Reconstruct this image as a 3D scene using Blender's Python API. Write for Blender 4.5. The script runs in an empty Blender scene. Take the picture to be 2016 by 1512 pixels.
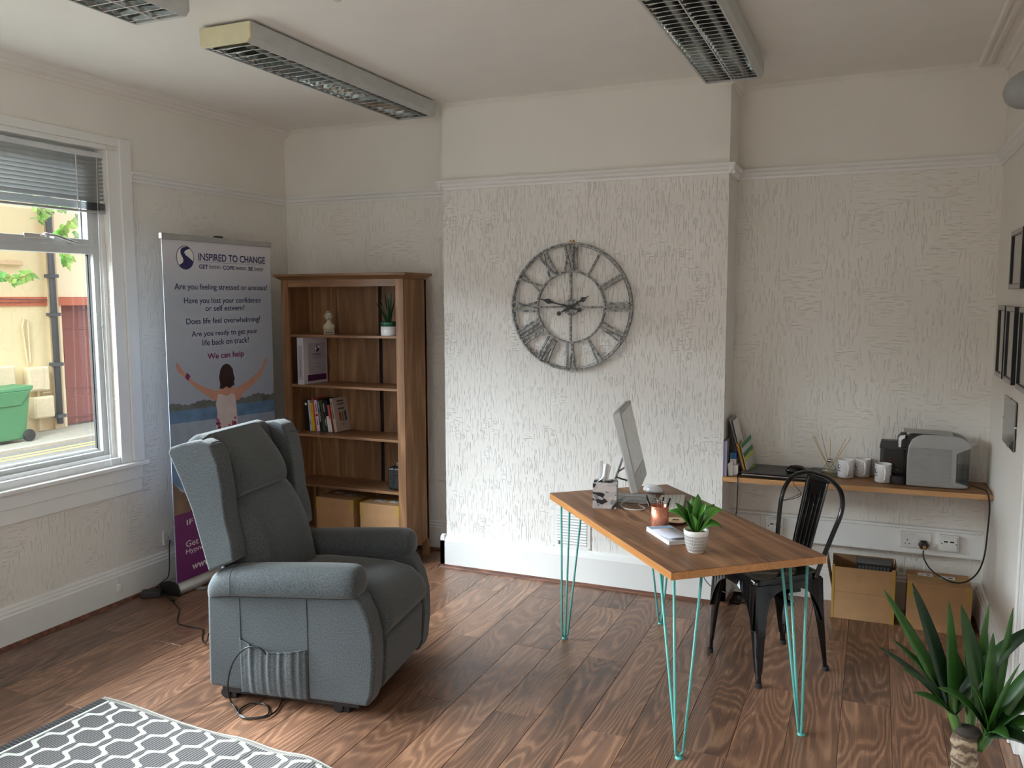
import bpy, bmesh, math, random
from mathutils import Vector, Matrix, Euler
PI = math.pi
R = math.radians
random.seed(7)
SC = bpy.context.scene
COL = SC.collection

# ------------------------------------------------------------------ camera
cam_d = bpy.data.cameras.new('camera')
cam = bpy.data.objects.new('camera', cam_d); COL.objects.link(cam)
cam_d.sensor_fit = 'HORIZONTAL'; cam_d.sensor_width = 36.0
cam_d.lens = 1669.6 / 2016 * 36.0
cam_d.clip_start = 0.05; cam_d.clip_end = 200
YAW, PITCH, ROLL = 0.4054, 0.1013, -0.0034
_f = Vector((-math.sin(YAW)*math.cos(PITCH), math.cos(YAW)*math.cos(PITCH), -math.sin(PITCH)))
_r = Vector((math.cos(YAW), math.sin(YAW), 0)); _u = _r.cross(_f)
_r2 = _r*math.cos(ROLL) + _u*math.sin(ROLL); _u2 = -_r*math.sin(ROLL) + _u*math.cos(ROLL)
cam.matrix_world = Matrix((( _r2.x, _u2.x, -_f.x, 3.7602), (_r2.y, _u2.y, -_f.y, -4.547), (_r2.z, _u2.z, -_f.z, 1.65), (0, 0, 0, 1)))
SC.camera = cam

# ------------------------------------------------------------------ sky and exposure
world = bpy.data.worlds.new('overcast_sky'); SC.world = world; world.use_nodes = True
wn = world.node_tree; bg = wn.nodes['Background']
bg.inputs[0].default_value = (0.84, 0.92, 1.0, 1); bg.inputs[1].default_value = 1.6
SC.view_settings.view_transform = 'Standard'; SC.view_settings.look = 'None'
SC.view_settings.gamma = 1.0; SC.view_settings.exposure = 0.70; SC.view_settings.use_curve_mapping = False
try:
    SC.cycles.use_denoising = True; SC.cycles.max_bounces = 14; SC.cycles.diffuse_bounces = 8
    SC.cycles.transparent_max_bounces = 16; SC.cycles.sample_clamp_indirect = 8.0
    SC.cycles.caustics_reflective = False; SC.cycles.caustics_refractive = False
except Exception: pass

def portal(name, y0, y1, z0, z1, x):
    l = bpy.data.lights.new(name, 'AREA'); l.shape = 'RECTANGLE'; l.size = z1 - z0; l.size_y = y1 - y0
    l.cycles.is_portal = True
    o = bpy.data.objects.new(name, l); COL.objects.link(o)
    o.location = (x, (y0+y1)/2, (z0+z1)/2); o.rotation_euler = (0, R(-90), 0)
portal('window_portal', -2.9, -1.2, .79, 2.43, -0.2)
portal('window_portal', -4.9, -3.3, .79, 2.43, -0.2)

def area_light(name, loc, target, sx, sy, power, col):
    l = bpy.data.lights.new(name, 'AREA'); l.shape = 'RECTANGLE'; l.size = sx; l.size_y = sy; l.energy = power; l.color = col
    o = bpy.data.objects.new(name, l); COL.objects.link(o); o.location = loc
    o.rotation_euler = (Vector(target) - Vector(loc)).to_track_quat('-Z', 'Y').to_euler(); return o
area_light('sky_daylight', (-7.0, -4.2, 5.8), (1.6, -1.8, .6), 14, 4.8, 8800, (.84, .93, 1.))
area_light('rear_fill_light', (2.2, -5.16, 1.7), (2.2, 0, 1.2), 1.8, 1.2, 12, (1., .97, .93))  # added soft fill behind the camera; no window is built there

# ------------------------------------------------------------------ node expressions
class X:
    def __init__(s, g, k): s.g, s.k = g, k
    def _m(s, op, *a): return s.g.math(op, s, *a)
    def __add__(s, o): return s._m('ADD', o)
    __radd__ = __add__
    def __sub__(s, o): return s._m('SUBTRACT', o)
    def __rsub__(s, o): return s.g.math('SUBTRACT', o, s)
    def __mul__(s, o): return s._m('MULTIPLY', o)
    __rmul__ = __mul__
    def __truediv__(s, o): return s._m('DIVIDE', o)
    def sin(s): return s._m('SINE')
    def cos(s): return s._m('COSINE')
    def abs(s): return s._m('ABSOLUTE')
    def frac(s): return s._m('FRACT')
    def gt(s, o): return s._m('GREATER_THAN', o)
    def lt(s, o): return s._m('LESS_THAN', o)
    def pw(s, o): return s._m('POWER', o)
    def mn(s, o): return s._m('MINIMUM', o)
    def mx(s, o): return s._m('MAXIMUM', o)
    def ramp(s, a, b, c=0., d=1.):
        n = s.g.nt.nodes.new('ShaderNodeMapRange'); s.g.link(s, n.inputs[0])
        for i, v in zip((1, 2, 3, 4), (a, b, c, d)): n.inputs[i].default_value = v
        return X(s.g, n.outputs[0])
class G:
    def __init__(s, name):
        s.mat = bpy.data.materials.new(name); s.mat.use_nodes = True; s.nt = s.mat.node_tree
        s.b = s.nt.nodes['Principled BSDF']; s.out = s.nt.nodes['Material Output']
    def link(s, a, inp):
        if isinstance(a, X): s.nt.links.new(a.k, inp)
        else: inp.default_value = a
    def math(s, op, *a):
        n = s.nt.nodes.new('ShaderNodeMath'); n.operation = op
        for i, v in enumerate(a): s.link(v, n.inputs[i])
        return X(s, n.outputs[0])
    def obj(s):
        n = s.nt.nodes.new('ShaderNodeTexCoord'); return X(s, n.outputs['Object'])
    def rnd(s):
        n = s.nt.nodes.new('ShaderNodeObjectInfo'); return X(s, n.outputs['Random'])
    def sep(s, v):
        n = s.nt.nodes.new('ShaderNodeSeparateXYZ'); s.link(v, n.inputs[0]); return [X(s, n.outputs[i]) for i in range(3)]
    def comb(s, x, y, z):
        n = s.nt.nodes.new('ShaderNodeCombineXYZ')
        for i, v in enumerate((x, y, z)): s.link(v, n.inputs[i])
        return X(s, n.outputs[0])
    def vec(s, op, a, b):
        n = s.nt.nodes.new('ShaderNodeVectorMath'); n.operation = op; s.link(a, n.inputs[0]); s.link(b, n.inputs[1]); return X(s, n.outputs[0])
    def noise(s, v, scale=1., detail=2., rough=.5, dist=0.):
        n = s.nt.nodes.new('ShaderNodeTexNoise'); s.link(v, n.inputs['Vector'])
        n.inputs['Scale'].default_value = scale; n.inputs['Detail'].default_value = detail
        n.inputs['Roughness'].default_value = rough; n.inputs['Distortion'].default_value = dist
        return X(s, n.outputs[0])
    def vor(s, v, scale=1., feat='F1'):
        n = s.nt.nodes.new('ShaderNodeTexVoronoi'); n.feature = feat; s.link(v, n.inputs['Vector']); n.inputs['Scale'].default_value = scale
        return X(s, n.outputs['Distance'])
    def mix(s, f, a, b):
        n = s.nt.nodes.new('ShaderNodeMix'); n.data_type = 'RGBA'; s.link(f, n.inputs[0])
        for v, i in ((a, 6), (b, 7)):
            if isinstance(v, X): s.link(v, n.inputs[i])
            else: n.inputs[i].default_value = (*v[:3], 1)
        return X(s, n.outputs[2])
    def bump(s, h, dist=.001, strength=1.):
        n = s.nt.nodes.new('ShaderNodeBump'); s.link(h, n.inputs['Height']); n.inputs['Distance'].default_value = dist
        n.inputs['Strength'].default_value = strength; s.nt.links.new(n.outputs[0], s.b.inputs['Normal'])
    def set(s, col=None, rough=None, metal=None, **kw):
        if col is not None:
            if isinstance(col, X): s.link(col, s.b.inputs['Base Color'])
            else: s.b.inputs['Base Color'].default_value = (*col[:3], 1)
        if rough is not None: s.link(rough, s.b.inputs['Roughness'])
        if metal is not None: s.b.inputs['Metallic'].default_value = metal
        for k, v in kw.items(): s.b.inputs[k.replace('_', ' ')].default_value = v
        return s.mat
def srgb(r, g, b):
    f = lambda c: (c/255/12.92 if c/255 <= .04045 else ((c/255+.055)/1.055)**2.4)
    return (f(r), f(g), f(b))
_pc = {}
def plain(name, col, rough=.5, metal=0., var=.06, **kw):
    if name in _pc: return _pc[name]
    g = G(name); o = g.obj(); n = g.noise(o, 14., 3.)
    c = g.mix(n.ramp(.3, .7), tuple(c*(1-var) for c in col), tuple(min(1, c*(1+var)) for c in col))
    _pc[name] = g.set(c, n.ramp(.3, .7, max(.02, rough*.92), min(1, rough*1.08)), metal, **kw); return _pc[name]

def wood(name, dark, mid, light, axis='Y', s=1., rough=.4, rnd=False, knots=.5, contrast=1., bump=.0004, spec=.5, ring=9., fig=1.):
    g = G(name); o = g.obj()
    if rnd:
        r = g.rnd(); o = g.vec('ADD', o, g.comb(r*37., r*91., r*13.))
    a_ = .17 if rnd else .11
    st = {'X': (a_, 1, 1), 'Y': (1, a_, 1), 'Z': (1, 1, a_)}[axis]
    p = g.vec('MULTIPLY', o, (st[0]*s, st[1]*s, st[2]*s))
    ft = {'X': (.03, 1, 1), 'Y': (1, .03, 1), 'Z': (1, 1, .03)}[axis]
    q = g.vec('MULTIPLY', o, (ft[0]*s, ft[1]*s, ft[2]*s))
    kn = {'X': (.35, 1, 1), 'Y': (1, .35, 1), 'Z': (1, 1, .35)}[axis]
    kd = g.vor(g.vec('MULTIPLY', o, tuple(k*s for k in kn)), 5.2)
    knot = kd.ramp(.0, .17, 1., 0.)
    kgate = g.noise(o, 3.1*s, 0.).ramp(.45, .52)
    knot = knot*kgate
    base = g.noise(p, 5.5 if rnd else 7., 2., .3, .2)
    rings = ((base*ring*6.28*fig + knot*7.).sin())*.5 + .5
    rings = rings.pw(1.6)
    fine = g.noise(q, 150., 3., .6)
    broad = g.noise(p, 3.2, 2.)
    v = rings*.30*contrast + fine*.75 + broad*.55 - .32
    c = g.mix(v.ramp(.15, .62), dark, mid); c = g.mix(v.ramp(.5, 1.0), c, light)
    c = g.mix((knot*knots).mn(1.), c, tuple(x*.35 for x in dark))
    if rnd:
        sm_ = g.noise(g.vec('MULTIPLY', o, tuple((.4 if k_ == a_ else 1) for k_ in st)), 9., 3., .6).ramp(.58, .70)
        c = g.mix(sm_*.7, c, tuple(x*.62+.012 for x in dark))
        c2 = g.mix(.5, c, mid); c = g.mix(r.ramp(0, 1, 0., .55), c, c2)
        hs = g.nt.nodes.new('ShaderNodeHueSaturation'); g.link(c, hs.inputs['Color']); g.link((r*7.3).frac().ramp(0, 1, .72, 1.25), hs.inputs['Value'])
        c = X(g, hs.outputs[0])
    g.bump(v, bump)
    return g.set(c, v.ramp(.2, .9, rough*1.15, rough*.9), Specular_IOR_Level=spec)

# ------------------------------------------------------------------ materials
def wallpaper():
    g = G('anaglypta_white_paint'); o = g.obj(); x, y, z = g.sep(o)
    w = g.noise(o, 2.2, 1.)
    mask = g.noise(o, 7., 1.).ramp(.44, .50)
    v1 = g.noise(g.vec('MULTIPLY', o, (120, 120, 17)), 1., 1., .5).ramp(.57, .66)
    h1 = g.noise(g.vec('MULTIPLY', o, (17, 17, 120)), 1., 1., .5).ramp(.57, .66)
    horiz = g.noise(o, 3.3, 1.).ramp(.52, .56)
    pat = (v1*(1.-horiz)+h1*horiz)*mask.ramp(0, 1, .35, 1.)
    g.bump(pat + g.noise(o, 60., 2.)*.12, .0028, .9)
    return g.set(g.mix(w.ramp(.3, .7), (.77, .745, .70), (.81, .785, .74)), .62)
def breastpaper():
    g = G('vertical_dash_anaglypta'); o = g.obj()
    v1 = g.noise(g.vec('MULTIPLY', o, (130, 130, 14)), 1., 1., .5).ramp(.56, .64)
    h1 = g.noise(g.vec('MULTIPLY', o, (22, 22, 150)), 1., 1., .5).ramp(.62, .68)
    mask = g.noise(o, 9., 1.).ramp(.43, .50)
    hm = g.noise(o, 4., 1.).ramp(.58, .62)
    g.bump((v1*mask.ramp(0, 1, .25, 1.)).mx(h1*hm) + g.noise(o, 50., 2.)*.10, .0034, 1.)
    return g.set(g.mix(g.noise(o, 2.).ramp(.3, .7), (.77, .745, .71), (.81, .79, .76)), .6)
M_PAPER = wallpaper(); M_BREAST = breastpaper()
def paint(name, c, rough=.5, b=.0004):
    g = G(name); o = g.obj(); n = g.noise(o, 5., 4.)
    g.bump(g.noise(o, 40., 3.), b, .6)
    return g.set(g.mix(n.ramp(.3, .7), tuple(x*.97 for x in c), c), rough)
M_WALL = paint('smooth_white_wall_paint', (.80, .77, .72), .7)
M_CEIL = paint('ceiling_paint', (.84, .81, .77), .8)
M_GLOSS = paint('white_gloss_paint', (.80, .80, .79), .28, .0002)
M_UPVC = plain('window_frame_paint', (.62, .65, .66), .35)
M_WHITEFR = plain('white_frame', (.82, .83, .84), .35)
M_BEAD = wood('brown_floor_bead', srgb(70, 38, 26), srgb(110, 66, 48), srgb(140, 90, 66), 'X', 1., .5)
M_FLOOR = wood('laminate_oak', srgb(82, 58, 46), srgb(134, 98, 76), srgb(168, 128, 100), 'Y', 1., .28, True, .95, 1.05, .0003, .5, 22.)
M_DESK = wood('desk_top_oak', srgb(98, 66, 44), srgb(150, 106, 72), srgb(180, 134, 94), 'X', 1., .42, False, .75, .8, .0002, .4, 5.)
M_DESKEDGE = wood('desk_edge_band', srgb(170, 112, 60), srgb(205, 146, 86), srgb(222, 166, 104), 'X', 1., .4, False, .2, .4)
M_PINE = wood('bookcase_pine', srgb(108, 76, 50), srgb(154, 114, 80), srgb(184, 144, 106), 'Z', 1., .42, False, .6, .7, .0002, .4, 5.)
M_PINEX = wood('bookcase_pine_horizontal', srgb(108, 76, 50), srgb(154, 114, 80), srgb(184, 144, 106), 'X', 1., .36, False, .6, .7, .0002, .5, 5.)
M_SHELF = wood('shelf_oak', srgb(112, 78, 46), srgb(156, 112, 70), srgb(182, 136, 90), 'X', 1., .45, False, .3, .6)
M_SHELFE = wood('shelf_front_oak', srgb(176, 130, 84), srgb(206, 160, 110), srgb(222, 178, 128), 'X', 1., .45, False, .2, .4)
def fabric(name, a, b, scale=1.):
    g = G(name); o = g.obj()
    n = g.noise(g.vec('MULTIPLY', o, (420*scale, 420*scale, 160*scale)), 1., 2., .6); m = g.noise(o, 260*scale, 2., .6); w = g.noise(o, 3., 2.)
    v = n*.6 + m*.4
    g.bump(v, .0006, .5)
    return g.set(g.mix((v + w*.15 - .07).ramp(.36, .64), a, b), .92, Sheen_Weight=.25, Sheen_Roughness=.5, Specular_IOR_Level=.2)
M_FAB = fabric('grey_marl_fabric', srgb(46, 50, 52), srgb(90, 95, 98))
M_FABD = fabric('grey_marl_seam', srgb(28, 32, 34), srgb(52, 57, 59))
M_BLACK = plain('black_plastic', (.012, .012, .013), .4)
M_CABLE = plain('black_cable', (.01, .01, .01), .35)
M_WCABLE = plain('white_cable', (.7, .7, .7), .35)
M_BLKMETAL = plain('black_gloss_metal', (.004, .004, .0045), .14, 0., .05, Specular_IOR_Level=.45)
M_TEAL = plain('mint_painted_steel', srgb(92, 170, 164), .35)
M_ALU = plain('brushed_aluminium', (.50, .51, .51), .38, .85)
M_ALUP = plain('silver_plastic', (.42, .43, .43), .38, .25)
M_CHROME = plain('chrome', (.75, .76, .77), .12, 1.)
M_MIRROR = plain('louvre_aluminium', (.62, .66, .66), .14, 1.)
M_GLASSF = plain('paper_white', (.78, .77, .77), .6)
M_CARD = plain('brown_cardboard', srgb(176, 136, 96), .8, 0., .08)
M_CARDD = plain('brown_cardboard_inside', srgb(140, 106, 74), .85, 0., .08)
M_TAPE = plain('parcel_tape', srgb(176, 142, 70), .3, 0., .04)
M_LABEL = plain('white_paper_label', (.75, .73, .74), .6)
M_INK = plain('black_ink', (.02, .02, .025), .6)
M_NAVY = plain('navy_print', srgb(38, 38, 92), .55)
M_PURPLE = plain('purple_print', srgb(108, 36, 104), .5)
M_MAUVE = plain('mauve_print', srgb(118, 44, 98), .5)
M_GREYTX = plain('grey_print', srgb(80, 78, 86), .55)
M_WHITE = plain('white_print', (.8, .8, .8), .5)
M_PORC = plain('white_glazed_ceramic', (.78, .78, .80), .15)
M_RUBBER = plain('rubber', (.02, .02, .02), .7)
M_BRASS = plain('brass', srgb(190, 150, 80), .3, 1.)
M_SOIL = plain('potting_soil', srgb(60, 40, 28), .95, 0., .4)
def leafmat(name, a, b, rough=.35):
    g = G(name); o = g.obj(); r = g.rnd(); n = g.noise(g.vec('ADD', o, g.comb(r*9., r*5., r)), 18., 3.)
    c = g.mix((n*.6 + r*.5 - .05).ramp(.25, .75), a, b)
    return g.set(c, rough, Subsurface_Weight=.0, Specular_IOR_Level=.45)
M_LEAF = leafmat('succulent_leaf', srgb(34, 84, 26), srgb(96, 156, 62), .35)
M_ALOE = leafmat('aloe_leaf', srgb(18, 48, 22), srgb(40, 84, 44), .4)
M_YUCCA = leafmat('yucca_leaf', srgb(14, 42, 18), srgb(54, 98, 36), .38)
M_TREE = leafmat('tree_leaf', srgb(70, 130, 60), srgb(140, 180, 100), .5)
M_RENDER = paint('cream_render', srgb(226, 216, 172), .9, .002)
M_RENDER2 = paint('pale_cream_render', srgb(240, 230, 196), .9, .002)
M_RED = paint('terracotta_band', srgb(190, 112, 84), .8)
M_DOORX = plain('brown_painted_door', srgb(142, 84, 72), .5)
M_PIPE = plain('grey_cast_iron', srgb(72, 76, 80), .5)
M_METER = plain('cream_meter_box', srgb(214, 204, 170), .5)
M_BIN = plain('green_bin_plastic', srgb(72, 132, 88), .5)
M_ROAD = plain('asphalt', srgb(120, 118, 112), .9, 0., .15)
M_PAVE = plain('concrete_paving', srgb(160, 156, 142), .9, 0., .12)
M_YEL = plain('yellow_road_paint', srgb(232, 204, 110), .8)
M_KERB = plain('kerb_stone', srgb(176, 172, 156), .9, 0., .1)
def glass(name, tint=(1, 1, 1), gl=.06, rough=.0):
    g = G(name); nt = g.nt; nt.nodes.remove(g.b)
    t = nt.nodes.new('ShaderNodeBsdfTransparent'); t.inputs[0].default_value = (*tint, 1)
    s = nt.nodes.new('ShaderNodeBsdfGlossy'); s.inputs['Roughness'].default_value = rough
    f0 = nt.nodes.new('ShaderNodeLayerWeight'); f1 = nt.nodes.new('ShaderNodeMath'); f1.operation = 'POWER'; f1.inputs[1].default_value = 4.5; nt.links.new(f0.outputs['Facing'], f1.inputs[0])
    f = nt.nodes.new('ShaderNodeMath'); f.operation = 'MULTIPLY_ADD'; f.inputs[1].default_value = .8; f.inputs[2].default_value = .04; nt.links.new(f1.outputs[0], f.inputs[0])
    m = nt.nodes.new('ShaderNodeMixShader'); mm = nt.nodes.new('ShaderNodeMath'); mm.operation = 'MULTIPLY'; mm.inputs[1].default_value = gl
    nt.links.new(f.outputs[0], mm.inputs[0]); nt.links.new(mm.outputs[0], m.inputs[0])
    nt.links.new(t.outputs[0], m.inputs[1]); nt.links.new(s.outputs[0], m.inputs[2]); nt.links.new(m.outputs[0], g.out.inputs[0])
    return g.mat
M_GLASS = glass('window_glass', (.97, .985, .98), 1.)
M_CLEAR = glass('clear_plastic', (.80, .83, .82), 1.5)
M_BOTTLE = glass('bottle_glass', (.95, .965, .95), 1.0)

# ------------------------------------------------------------------ geometry helpers
class MB:
    def __init__(s): s.bm = bmesh.new()
    def box(s, x0, x1, y0, y1, z0, z1, mt=None):
        vs = [s.bm.verts.new(v) for v in ((x0,y0,z0),(x1,y0,z0),(x1,y1,z0),(x0,y1,z0),(x0,y0,z1),(x1,y0,z1),(x1,y1,z1),(x0,y1,z1))]
        for f in ((0,3,2,1),(4,5,6,7),(0,1,5,4),(1,2,6,5),(2,3,7,6),(3,0,4,7)): s.bm.faces.new([vs[i] for i in f])
        if mt is not None:
            for v in vs: v.co = mt @ v.co
        return s
    def obox(s, c, size, rot=(0,0,0)):
        m = Matrix.Translation(c) @ Euler(rot).to_matrix().to_4x4(); a, b, d = size
        return s.box(-a/2, a/2, -b/2, b/2, -d/2, d/2, m)
    def prism(s, pts, d0, d1, plane='xz'):
        def P(a, b, d):
            return {'xz': (a, d, b), 'xy': (a, b, d), 'yz': (d, a, b)}[plane]
        A = [s.bm.verts.new(P(a, b, d0)) for a, b in pts]; B = [s.bm.verts.new(P(a, b, d1)) for a, b in pts]
        n = len(pts); s.bm.faces.new(A); s.bm.faces.new(B[::-1])
        for i in range(n): s.bm.faces.new((A[i], B[i], B[(i+1) % n], A[(i+1) % n]))
        return s
    def loft(s, rings, cap=True, close=True):
        V = [[s.bm.verts.new(p) for p in r] for r in rings]; n = len(rings[0])
        for a, b in zip(V, V[1:]):
            for i in range(n if close else n-1): s.bm.faces.new((a[i], a[(i+1) % n], b[(i+1) % n], b[i]))
        if cap and close:
            s.bm.faces.new(V[0][::-1]); s.bm.faces.new(V[-1])
        return s
    def tube(s, pts, r, seg=8, closed=False, rads=None, smooth=0):
        P = [Vector(p) for p in pts]
        if smooth:
            P = catmull(P, smooth, closed)
        n = len(P); rings = []; up = None
        for i, p in enumerate(P):
            a = P[i-1] if (i > 0 or closed) else P[i]; b = P[(i+1) % n] if (i < n-1 or closed) else P[i]
            t = (b - a)
            if t.length < 1e-9: t = Vector((0, 0, 1))
            t.normalize()
            if up is None: up = Vector((0, 0, 1)) if abs(t.z) < .9 else Vector((1, 0, 0))
            u = up - t*up.dot(t)
            if u.length < 1e-6: u = Vector((1, 0, 0)) - t*t.x
            u.normalize(); w = t.cross(u); up = u
            rr = r if rads is None else rads[min(len(rads)-1, int(i*len(rads)/n))]
            rings.append([p + (u*math.cos(2*PI*k/seg) + w*math.sin(2*PI*k/seg))*rr for k in range(seg)])
        if closed: rings.append(rings[0]); 
        if closed:
            V = [[s.bm.verts.new(q) for q in rg] for rg in rings[:-1]]
            for i in range(n):
                a, b = V[i], V[(i+1) % n]
                for k in range(seg): s.bm.faces.new((a[k], a[(k+1) % seg], b[(k+1) % seg], b[k]))
        else: s.loft(rings)
        return s
    def lathe(s, prof, seg=32, c=(0,0,0), cap=True):
        rings = [[(c[0]+max(r,1e-5)*math.cos(2*PI*k/seg), c[1]+max(r,1e-5)*math.sin(2*PI*k/seg), c[2]+z) for k in range(seg)] for r, z in prof]
        return s.loft(rings, cap)
    def ell(s, c, r, seg=20, rot=None):
        rings = []
        for i in range(1, seg//2):
            a = PI*i/(seg//2)
            rings.append([Vector((r[0]*math.sin(a)*math.cos(2*PI*k/seg), r[1]*math.sin(a)*math.sin(2*PI*k/seg), -r[2]*math.cos(a))) for k in range(seg)])
        m = Matrix.Translation(c) @ (rot.to_matrix().to_4x4() if rot else Matrix())
        return s.loft([[m @ v for v in rg] for rg in rings])
    def poly(s, pts):
        s.bm.faces.new([s.bm.verts.new(p) for p in pts]); return s
    def grid(s, fn, nu, nv):
        V = [[s.bm.verts.new(fn(i/nu, j/nv)) for j in range(nv+1)] for i in range(nu+1)]
        for i in range(nu):
            for j in range(nv): s.bm.faces.new((V[i][j], V[i+1][j], V[i+1][j+1], V[i][j+1]))
        return s
    def mesh(s, name, m, smooth=False, auto=None):
        bmesh.ops.recalc_face_normals(s.bm, faces=s.bm.faces)
        me = bpy.data.meshes.new(name); s.bm.to_mesh(me); s.bm.free()
        if m: me.materials.append(m)
        if smooth: me.polygons.foreach_set('use_smooth', [True]*len(me.polygons))
        return me
def catmull(P, k, closed=False):
    out = []; n = len(P); m = n if closed else n-1
    for i in range(m):
        p0 = P[i-1] if (i > 0 or closed) else P[i]; p1 = P[i]; p2 = P[(i+1) % n]; p3 = P[(i+2) % n] if (i < n-2 or closed) else P[(i+1) % n]
        for j in range(k):
            t = j/k
            out.append(.5*((2*p1) + (-p0+p2)*t + (2*p0-5*p1+4*p2-p3)*t*t + (-p0+3*p1-3*p2+p3)*t*t*t))
    if not closed: out.append(P[-1])
    return out
def obj(name, mb, m, parent=None, smooth=False, bevel=0., seg=2, sub=0, loc=None, rot=None, label=None, solid=0.):
    me = mb if isinstance(mb, bpy.types.Mesh) else mb.mesh(name, m, smooth or bevel > 0 or sub > 0)
    o = bpy.data.objects.new(name, me); COL.objects.link(o)
    if parent is not None: o.parent = parent
    if loc: o.location = loc
    if rot: o.rotation_euler = rot
    if label: o['label'] = label
    if solid:
        md = o.modifiers.new('solid', 'SOLIDIFY'); md.thickness = solid; md.offset = 0
    if bevel:
        md = o.modifiers.new('bevel', 'BEVEL'); md.width = bevel; md.segments = seg; md.limit_method = 'ANGLE'; md.angle_limit = R(35)
        md.harden_normals = True
    if sub:
        md = o.modifiers.new('sub', 'SUBSURF'); md.levels = sub; md.render_levels = sub
    return o
def thing(name, label, cat, loc=(0,0,0), rotz=0., group=None, rot=None):
    o = bpy.data.objects.new(name, None); COL.objects.link(o); o.location = loc; o.rotation_euler = rot or (0, 0, rotz)
    o.empty_display_size = .05
    return tag(o, label, cat, group)
def tag(o, label, cat, group=None):
    o['label'] = label; o['category'] = cat
    if group: o['group'] = group
    return o
def struct(name, mb, m, parent=None, **kw):
    o = obj(name, mb, m, parent, **kw)
    if parent is None: o['kind'] = 'structure'
    return o
def dup(root, loc, label, group=None, rotz=None):
    r = root.copy(); COL.objects.link(r); r.location = loc; r['label'] = label
    if group: r['group'] = group
    if rotz is not None: r.rotation_euler = (0, 0, rotz)
    for ch in list(root.children):
        c = ch.copy(); COL.objects.link(c); c.parent = r
        for g in list(ch.children):
            d = g.copy(); COL.objects.link(d); d.parent = c
    return r
def text_mesh(string, width, height, m, bold=False):
    """flat lettering mesh in its XY plane, fitted to width x height, origin bottom left"""
    cu = bpy.data.curves.new('lettering', 'FONT'); cu.body = string; cu.size = 1.; cu.extrude = 0.0
    cu.offset = .018 if bold else .005
    o = bpy.data.objects.new('lettering', cu); COL.objects.link(o)
    dg = bpy.context.evaluated_depsgraph_get(); dg.update()
    me = bpy.data.meshes.new_from_object(o.evaluated_get(dg)); bpy.data.objects.remove(o)
    xs = [v.co.x for v in me.vertices]; ys = [v.co.y for v in me.vertices]
    x0, x1, y0, y1 = min(xs), max(xs), min(ys), max(ys)
    sx = width/(x1-x0); sy = height/(y1-y0) if height else sx
    for v in me.vertices: v.co = ((v.co.x-x0)*sx, (v.co.y-y0)*sy, 0)
    me.materials.clear(); me.materials.append(m); me.name = 'lettering'
    return me
def lettering(string, w, h, m, parent, mat4, bold=False, name='lettering'):
    o = bpy.data.objects.new(name, text_mesh(string, w, h, m, bold)); COL.objects.link(o)
    o.parent = parent; o.matrix_local = mat4; return o
def frame(origin, xdir, ydir):
    x = Vector(xdir).normalized(); y = Vector(ydir).normalized(); z = x.cross(y)
    return Matrix(((x.x, y.x, z.x, origin[0]), (x.y, y.y, z.y, origin[1]), (x.z, y.z, z.z, origin[2]), (0, 0, 0, 1)))

# ------------------------------------------------------------------ room shell
W, D, H, BL, BR = 4.3025, .2873, 2.779, 1.366, 3.034
ZR, FY = 2.338, -5.2          # picture rail top, front wall
# walls: textured paper below the picture rail, smooth above
def wall(name, boxes, up, mlow=M_PAPER):
    b = MB()
    for q in boxes: b.box(*q)
    o = struct(name, b, mlow)
    b = MB()
    for q in up: b.box(*q)
    struct('upper_wall', b, M_WALL, o)
    return o
T = .11
wall('wall_left', [(-T, 0, -1.2, D+T, 0, ZR-.02), (-T, 0, -2.9, -1.2, 0, .79), (-T, 0, -3.3, -2.9, 0, ZR-.02), (-T, 0, -4.9, -3.3, 0, .79), (-T, 0, FY, -4.9, 0, ZR-.02)],
     [(-T, 0, -1.2, D+T, ZR-.02, H), (-T, 0, -2.9, -1.2, 2.43, H), (-T, 0, -3.3, -2.9, ZR-.02, H), (-T, 0, -4.9, -3.3, 2.43, H), (-T, 0, FY, -4.9, ZR-.02, H)])
wall('wall_back', [(0, W, D, D+T, 0, ZR-.02)], [(0, W, D, D+T, ZR-.02, H)])
wall('wall_chimney_breast', [(BL, BR, 0, D, 0, ZR-.02)], [(BL, BR, 0, D, ZR-.02, H)], M_BREAST)
wall('wall_right', [(W, W+.15, FY, D+T, 0, ZR-.02)], [(W, W+.15, FY, D+T, ZR-.02, H)], M_WALL)
wall('wall_front', [(-T, W+.15, FY-.15, FY, 0, ZR-.02)], [(-T, W+.15, FY-.15, FY, ZR-.02, H)])
struct('ceiling', MB().box(-T, W+.15, FY-.15, D+T, H, H+.12), M_CEIL)
fl = struct('floor', MB().box(-T, W+.15, FY-.15, D+T, -.15, -.0095), plain('floor_underlay', srgb(40, 26, 18), .9))
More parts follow.
